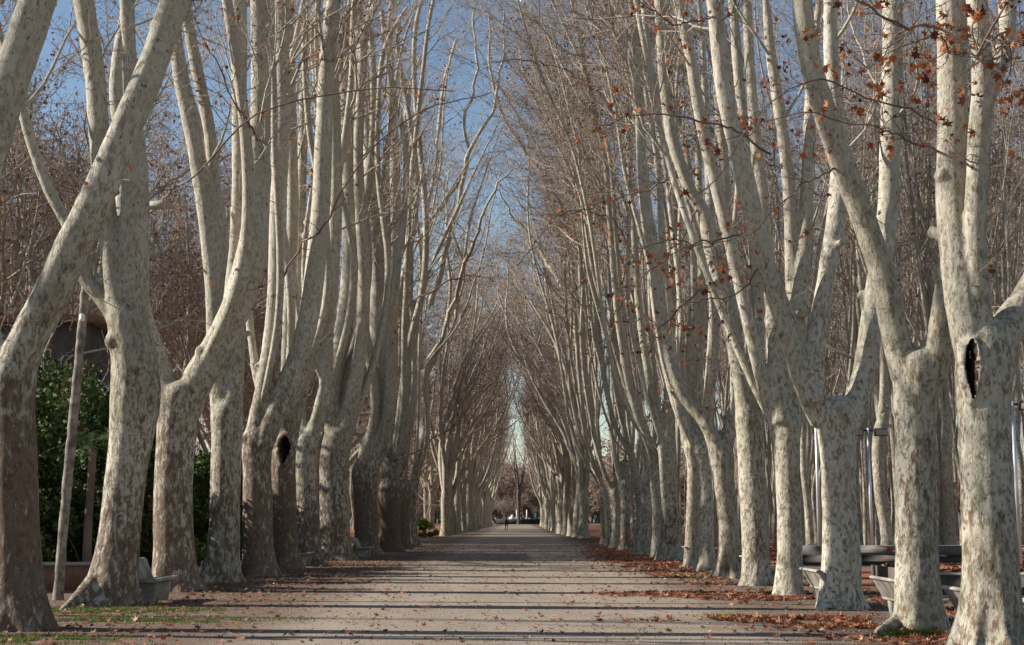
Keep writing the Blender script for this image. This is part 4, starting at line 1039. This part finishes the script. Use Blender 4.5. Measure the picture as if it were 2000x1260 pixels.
# ---------------------------------------------------------------- walls on the right
b = Buf(); box(b, (8.9, 31.0, 0), (40, 31.3, .42)); box(b, (8.9, 31.303, 0), (9.0, 36.6, .46)); w = b.obj('planter_wall', M_DARKWALL, smooth=False)  # dark wall colour stands for this side being in shade
b = Buf(); box(b, (9.003, 31.303, 0), (40, 36.6, .43)); e = b.obj('leaf_bed', M_FOREST, w, smooth=False)
b = Buf(); box(b, (8.85, 30.96, .42), (40, 31.34, .47)); b.obj('coping', M_CONC, w, smooth=False)
tag(w, 'low shaded planter wall filled with brown leaves behind the right benches', 'wall')
P = np.c_[g.uniform(9.1, 26, 9000), g.uniform(31.4, 36.5, 9000), np.full(9000, .44)]; P[:, 2] += 0.05 * g.random(9000)
V, Fc = leaves(P, 0.14, True, True, g, 1.5); tag(mesh_np('bed_leaves', V, Fc, M_LITTER, w, smooth=False), kind='stuff')
b = Buf(); box(b, (9.4, 50.0, .37), (60, 50.5, .70)); w = b.obj('concrete_wall', M_WALLSHADE, smooth=False)
b = Buf(); box(b, (9.45, 50.12, 0), (60, 50.45, .37)); b.obj('footing', M_DARKWALL, w, smooth=False)  # footing coloured dark for the shade on the lower wall
tag(w, 'long low grey concrete wall at the edge of the woodland', 'wall')
b = Buf(); box(b, (9.2, 47.2, 0), (60, 50.0, .02)); k = b.obj('dark_strip', M_DARKWALL, smooth=False); tag(k, 'dark strip at the foot of the concrete wall', kind='structure')  # flat strip in the same dark colour as the footing
b = Buf(); box(b, (8.3, 27.4, 0), (30, 27.65, .12)); k = b.obj('kerb', M_CONC, smooth=False); tag(k, 'pale kerb behind the right benches', kind='structure')

# floodlight poles
def pole_with_lights(base, h, label, bars, r=.055, group='floodlight poles by the concrete wall'):
    ro = empty('floodlight_pole', base, label, 'floodlight pole', group)
    b = Buf(); t = np.array([[0, 0, -.05, r * 1.25], [0, 0, h * .5, r * 1.05], [0, 0, h, r * .8]]); V, Fc = tubes(t[None, :, :3], t[None, :, 3], 14, True); b.add(V, Fc); b.obj('pole', M_METAL, ro)
    if bars:
        b = Buf(); box(b, (-.65, -.03, h - .12), (.65, .03, h - .06)); b.obj('crossbar', M_DARKMETAL, ro, smooth=False)
        for s in (-.45, .42):
            b = Buf(); box(b, (s - .24, -.22, h - .30), (s + .24, -.03, h - .02)); o = b.obj('floodlight', M_DARKMETAL, ro, smooth=False); o.modifiers.new('b', 'BEVEL').width = .02
            b = Buf(); box(b, (s - .20, -.232, h - .27), (s + .20, -.222, h - .06)); b.obj('lens', M_CONC, o, smooth=False)
    return ro
p = at(1703, 1066, 52); pole_with_lights((p[0], 52, 0), 1.6 + (1014 - 838) * 52 / F, 'slim white floodlight pole with a crossbar of two lamps', True)
b = Buf(); box(b, (-.09, -.05, 0), (.09, .05, .14)); o = b.obj('hose_box', M_RED, smooth=False, loc=(p[0] + .1, 49.94, .50)); o.modifiers.new('b', 'BEVEL').width = .03
tag(o, 'small red box fixed to the concrete wall under the floodlight pole', 'box')
p = at(1601, 1090, 52.5); pole_with_lights((p[0], 52.5, 0), 1.6 + (1014 - 780) * 52.5 / F, 'plain white pole rising just left of the goblet tree', False)
p = at(1991, 1095, 46); pole_with_lights((p[0], 46, 0), 1.6 + (1014 - 786) * 46 / F, 'white floodlight pole at the right edge behind the stout tree', True, .08)

# ---------------------------------------------------------------- garden on the left
def bush(name, base, rx, ry, h, n, m, label, cat, group, seed, size=0.10, clumps=26, lo=0.1):
    g = np.random.default_rng(seed)
    ro = empty(name, base, label, cat, group)
    C = np.c_[g.normal(0, .48, clumps) * rx, g.normal(0, .48, clumps) * ry, h * (lo + (0.93 - lo) * g.random(clumps))]
    rr = (0.22 + 0.25 * g.random(clumps)) * min(rx, h * .5)
    k = g.integers(0, clumps, n)
    q = nrm(g.normal(size=(n, 3))) * (g.random(n) ** .33)[:, None] * rr[k][:, None] * [1, 1, 1.1]
    P = C[k] + q; P = P[(P[:, 2] > .05)]
    V, Fc = leaves(P, size, small=True, g=g, curl=1.5)
    mesh_np('foliage', V, Fc, m, ro, smooth=False)
    b = Buf(); t0 = np.zeros((clumps, 2, 3)); S = np.stack([np.c_[C[:, 0] * .15, C[:, 1] * .15, 0 * C[:, 2]], np.c_[C[:, 0] * .5, C[:, 1] * .5, C[:, 2] * .55], C], 1)
    V, Fc = tubes(S, np.repeat(np.array([[.05, .03, .012]]), clumps, 0) * max(.5, h / 4), 6); b.add(V, Fc); b.obj('stems', M_TWIGD, ro)
    return ro
g = np.random.default_rng(61)
hedge = [(-10.6, 36.0, 1.2, 2.4, 'low dark shrub behind the leaning pole', M_EVER), (-13.4, 38.0, 1.9, 5.2, 'tall dark evergreen at the far left behind the edge tree', M_EVER),
 (-12.8, 34.5, 1.7, 3.8, 'dark evergreen shrub right behind the brick garden wall', M_EVER), (-15.6, 45.0, 2.3, 7.0, 'tallest evergreen, under the flat roof edge', M_EVER),
 (-13.2, 42.5, 1.9, 5.6, 'olive-brown shrub behind the leaning pole', M_OLIVE), (-13.4, 47.5, 2.1, 6.4, 'dark tree-high shrub behind the broad tree', M_EVER),
 (-12.4, 40.0, 1.6, 3.7, 'dark shrub seen between the fused and the pale tree', M_EVER), (-12.4, 45.5, 1.8, 4.0, 'dark shrub behind the pale tree', M_EVER),
 (-12.8, 52.0, 1.9, 3.6, 'dark shrub behind the rusty tree', M_EVER), (-12.8, 58.0, 1.9, 3.8, 'dark shrub behind the hollow dark tree', M_EVER),
 (-12.6, 64.5, 2.0, 4.2, 'dark shrub behind the white-flanked tree', M_EVER), (-12.5, 71.0, 2.0, 4.4, 'last dark shrub of the garden hedge', M_EVER)]
for q, (x, y, r, h, lab, m) in enumerate(hedge):
    bush('evergreen_shrub', (x, y, 0), r, r * .9, h, 11000, m, lab, 'shrub', 'evergreen shrubs of the garden', 700 + q, 0.13, 34, 0.06)
bush('low_shrub', (at(392, 1060, 41)[0], 41, 0), .6, .5, 1.3, 3000, M_BRIGHT, 'small bright yellow-green bush left of the pale tree', 'shrub', 'bright bushes', 731, .07, 14)
bush('low_shrub', (at(828, 1040, 128)[0], 128, 0), 1.1, .9, 1.5, 4000, M_BRIGHT, 'bright green round bush in the gap beyond the near left row', 'shrub', 'bright bushes', 732, .12, 18)
# a palm-like plant in the hedge: arching fronds
pf = empty('palm_shrub', (at(185, 700, 34)[0], 34.0, 0), 'green frond-leaved plant rising between pole and broad tree', 'palm')
b = Buf(); t = np.array([[0, 0, 0, .12], [0, 0, 1.5, .1], [.05, 0, 3.3, .09]]); V, Fc = tubes(t[None, :, :3], t[None, :, 3], 8); b.add(V, Fc); b.obj('stem', M_TWIGD, pf)
b = Buf(); g2 = np.random.default_rng(3)
for k in range(26):
    an = g2.uniform(0, 6.28); u = np.array([math.cos(an), math.sin(an), 0]); L = g2.uniform(.8, 1.3); el = g2.uniform(.1, 1.3)
    s = np.linspace(0, 1, 12)[:, None]; c = np.array([.05, 0, 3.3]) + u * s * L * math.cos(el) + np.array([0, 0, 1]) * (s * L * math.sin(el) - s**2 * .5 * L)
    w = np.array([-u[1], u[0], 0]); 
    for sd in (-1, 1):
        tip = c + sd * w * .22 * np.sin(np.pi * np.clip(s, .05, 1)) + u * .10 - np.array([0, 0, .08])
        V = np.stack([c[:-1], c[:-1] + (c[1:] - c[:-1]) * .45, tip[:-1]], 1).reshape(-1, 3); b.add(V, np.arange(len(V)).reshape(-1, 3))
b.obj('frond', M_EVER, pf, smooth=False)

b = Buf(); box(b, (-16, 33.2, 0), (-8.9, 33.5, .55)); o = b.obj('garden_wall', M_BRICK, smooth=False); tag(o, 'low brick garden wall behind the leaning pole', 'wall')
b = Buf(); box(b, (-16.05, 33.15, .55), (-8.85, 33.55, .62)); b.obj('coping', M_CONC, o, smooth=False)
b = Buf(); box(b, (-8.95, 33.5, 0), (-8.7, 74, .28)); o = b.obj('garden_edging', M_CONC, smooth=False); tag(o, 'low stone edging along the garden behind the left row', 'edging')

# flat-roofed building behind the garden
bl_ = empty('garden_building', (-26.4, 64, 0), 'dark flat-roofed building behind the garden at the left', 'building')
b = Buf(); box(b, (-9, -5, 0), (8.6, 5, 9.7)); b.obj('wall', M_DARKWALL, bl_, smooth=False)
b = Buf(); box(b, (-9.4, -5.4, 9.7), (9.0, 5.4, 9.98)); b.obj('roof', M_BRICK, bl_, smooth=False)
for k in range(5):
    x = -7.5 + k * 2.7
    for z in (1.2, 5.0):
        b = Buf(); box(b, (x, -5.06, z), (x + 1.2, -5.003, z + 1.6)); wdw = b.obj('window', M_CONC, bl_, smooth=False)
        b = Buf(); box(b, (x + .08, -5.08, z + .08), (x + 1.12, -5.065, z + 1.52)); b.obj('pane', M_HOLE, wdw, smooth=False)

# leaning wooden pole with its lamp
p0 = ground(114, 1172); p1 = at(166, 575, p0[1]); p2 = at(196, 300, p0[1])
ro = empty('utility_pole', tuple(p0), 'leaning weathered wooden pole between the two nearest left trees', 'pole')
t = resample([[*(p0 - [0, 0, .2]), .115], [*p0, .11], [*at(138, 880, p0[1]), .10], [*p1, .088], [*p2, .078]], 60); t[:, 3] *= 1 + 0.07 * np.sin(np.arange(60) * 1.3) * np.random.default_rng(4).random(60); t[2:, :2] += np.random.default_rng(5).normal(size=(58, 2)) * .006; V, Fc = tubes(t[None, :, :3] - p0, t[None, :, 3], 12, True); b = Buf(); b.add(V, Fc); b.obj('pole', M_WOOD, ro)
c = at(163, 622, p0[1]) - p0 - [0, .1, 0]
b = Buf(); t = np.array([[*(c - [0, 0, .07]), .055], [*(c - [0, 0, .015]), .06], [*c, .045], [*(c + [0, 0, .05]), .058], [*(c + [0, 0, .08]), .03]]); V, Fc = tubes(t[None, :, :3], t[None, :, 3], 12, True); b.add(V, Fc); b.obj('insulator', M_WHITE, ro)
a0 = at(183, 418, p0[1]) - p0; a1 = at(300, 404, p0[1] + .6) - p0
b = Buf(); t = resample([[*a0, .03], [*(a0 * .5 + a1 * .5 + [0, 0, .08]), .028], [*a1, .025]], 12); V, Fc = tubes(t[None, :, :3], t[None, :, 3], 8, True); b.add(V, Fc); b.obj('lamp_arm', M_METAL, ro)
b = Buf(); prof = np.array([[-.30, .02], [-.26, .10], [.10, .14], [.30, .08], [.32, 0], [-.28, -.02]])
V = np.array([[x, y, z] for y in (-.13, .13) for x, z in prof]) + a1 + [.12, 0, -.02]; i6 = np.arange(6); j6 = (i6 + 1) % 6
b.add(V, [np.stack([i6, j6, j6 + 6, i6 + 6], -1), i6[::-1][None].copy(), (i6 + 6)[None].copy()]); lh = b.obj('lamp_head', flat('lamp_housing', (.40, .36, .30), .1), ro, smooth=False)

# ---------------------------------------------------------------- the far end: low wall, small things, the walker
pw = 445 * 1.0
x0 = at(968, 1015, pw)[0]; x1 = at(1056, 1015, pw)[0]
b = Buf(); box(b, (x0, pw + 6, 0), (x1, pw + 6.4, 1.52)); o = b.obj('low_wall', flat('dark_hedge_wall', (0.03, 0.026, 0.026), 0.3, 1.0), smooth=False); tag(o, 'dark low wall closing the avenue behind the walker', 'wall')
b = Buf(); box(b, (x0 - .1, pw + 5.9, 1.52), (x1 + .1, pw + 6.5, 1.62)); b.obj('coping', M_BRICK, o, smooth=False)
q = at(1048, 1007, pw + 12)
b = Buf(); box(b, (-.5, -.5, 0), (.5, .5, 3.6)); o = b.obj('green_kiosk', M_GREEN, smooth=False, loc=(q[0], q[1], 0)); o.modifiers.new('b', 'BEVEL').width = .05
b = Buf(); box(b, (-.6, -.6, 3.6), (.6, .6, 3.75)); b.obj('roof', M_DARKMETAL, o, smooth=False); tag(o, 'narrow green kiosk over the right end of the low far wall', 'kiosk')
q = at(1000, 1012, 500); b = Buf(); prism_y(b, [(-1.1, 0), (1.1, 0), (1.1, 1.9), (0, 3.3), (-1.1, 1.9)], -1.1, 1.1); o = b.obj('tent', M_WHITE, smooth=False, loc=(q[0], 500, 0)); tag(o, 'small white peaked tent beyond the low far wall', 'tent')
for px, lab in ((1009, 'white post just left of the lone end tree'), (1029, 'white post right of the lone end tree')):
    q = at(px, 1012, 470); b = Buf(); t = np.array([[0, 0, 0, .22], [0, 0, 2.4, .2], [0, 0, 4.6, .18]]); V, Fc = tubes(t[None, :, :3], t[None, :, 3], 10, True); b.add(V, Fc)
    o = b.obj('white_post', M_WHITE, loc=(q[0], 470, 0)); tag(o, lab, 'post')

def person(loc, rz):
    sk = {0: ((0, 0, .95), .15), 1: ((0, .01, 1.15), .15), 2: ((0, .0, 1.38), .18), 3: ((0, .01, 1.50), .065), 4: ((0, .02, 1.60), .10), 5: ((0, .03, 1.70), .085),
          6: ((-.10, .03, .88), .10), 7: ((-.12, .12, .50), .068), 8: ((-.12, .02, .09), .048), 9: ((-.12, .16, .04), .045),
          10: ((.10, -.03, .88), .10), 11: ((.12, -.04, .50), .068), 12: ((.12, -.26, .12), .048), 13: ((.12, -.13, .04), .045),
          14: ((-.20, 0, 1.42), .075), 15: ((-.27, -.06, 1.14), .055), 16: ((-.26, .06, .90), .042), 17: ((.20, 0, 1.42), .075), 18: ((.27, .04, 1.14), .055), 19: ((.26, .16, .92), .042)}
    ed = [(0, 1), (1, 2), (2, 3), (3, 4), (4, 5), (0, 6), (6, 7), (7, 8), (8, 9), (0, 10), (10, 11), (11, 12), (12, 13), (2, 14), (14, 15), (15, 16), (2, 17), (17, 18), (18, 19)]
    me = D.meshes.new('person'); me.from_pydata([v[0] for v in sk.values()], ed, [])
    o = D.objects.new('person', me); COL.objects.link(o); o.location = loc; o.rotation_euler = (0, 0, rz)
    s = o.modifiers.new('s', 'SKIN'); 
    for k, v in enumerate(sk.values()): me.skin_vertices[0].data[k].radius = (v[1], v[1] * .85)
    me.skin_vertices[0].data[0].use_root = True
    o.modifiers.new('u', 'SUBSURF').levels = 1; o.modifiers['u'].render_levels = 2
    me.materials.append(M_CLOTH)
    b = Buf(); t = np.array([[0, .02, 1.58, .085], [0, .01, 1.66, .115], [0, 0, 1.74, .10], [0, 0, 1.79, .04]]); V, Fc = tubes(t[None, :, :3], t[None, :, 3], 12, True); b.add(V, Fc); b.obj('hair', M_CLOTH, o)
    for sx, hy in ((-.26, .09), (.26, .19)):
        b = Buf(); t = np.array([[sx, hy - .02, .90, .03], [sx, hy, .84, .036], [sx, hy + .01, .79, .028]]); V, Fc = tubes(t[None, :, :3], t[None, :, 3], 8, True); b.add(V, Fc)
        for f in range(4):
            t = np.array([[sx + (f - 1.5) * .012, hy + .01, .80, .009], [sx + (f - 1.5) * .014, hy + .02, .76, .009], [sx + (f - 1.5) * .012, hy + .035, .73 + .006 * abs(f - 1.5), .007]]); V, Fc = tubes(t[None, :, :3], t[None, :, 3], 6, True); b.add(V, Fc)
        t = np.array([[sx, hy + .03, .86, .011], [sx, hy + .055, .82, .01], [sx, hy + .06, .79, .008]]); V, Fc = tubes(t[None, :, :3], t[None, :, 3], 6, True); b.add(V, Fc)
        b.obj('hand', M_SKIN, o)
    tag(o, 'person in dark clothes walking away far down the avenue', 'person')
    return o
pp = ground(989, 1037); person((pp[0], pp[1], 0), 0.0)
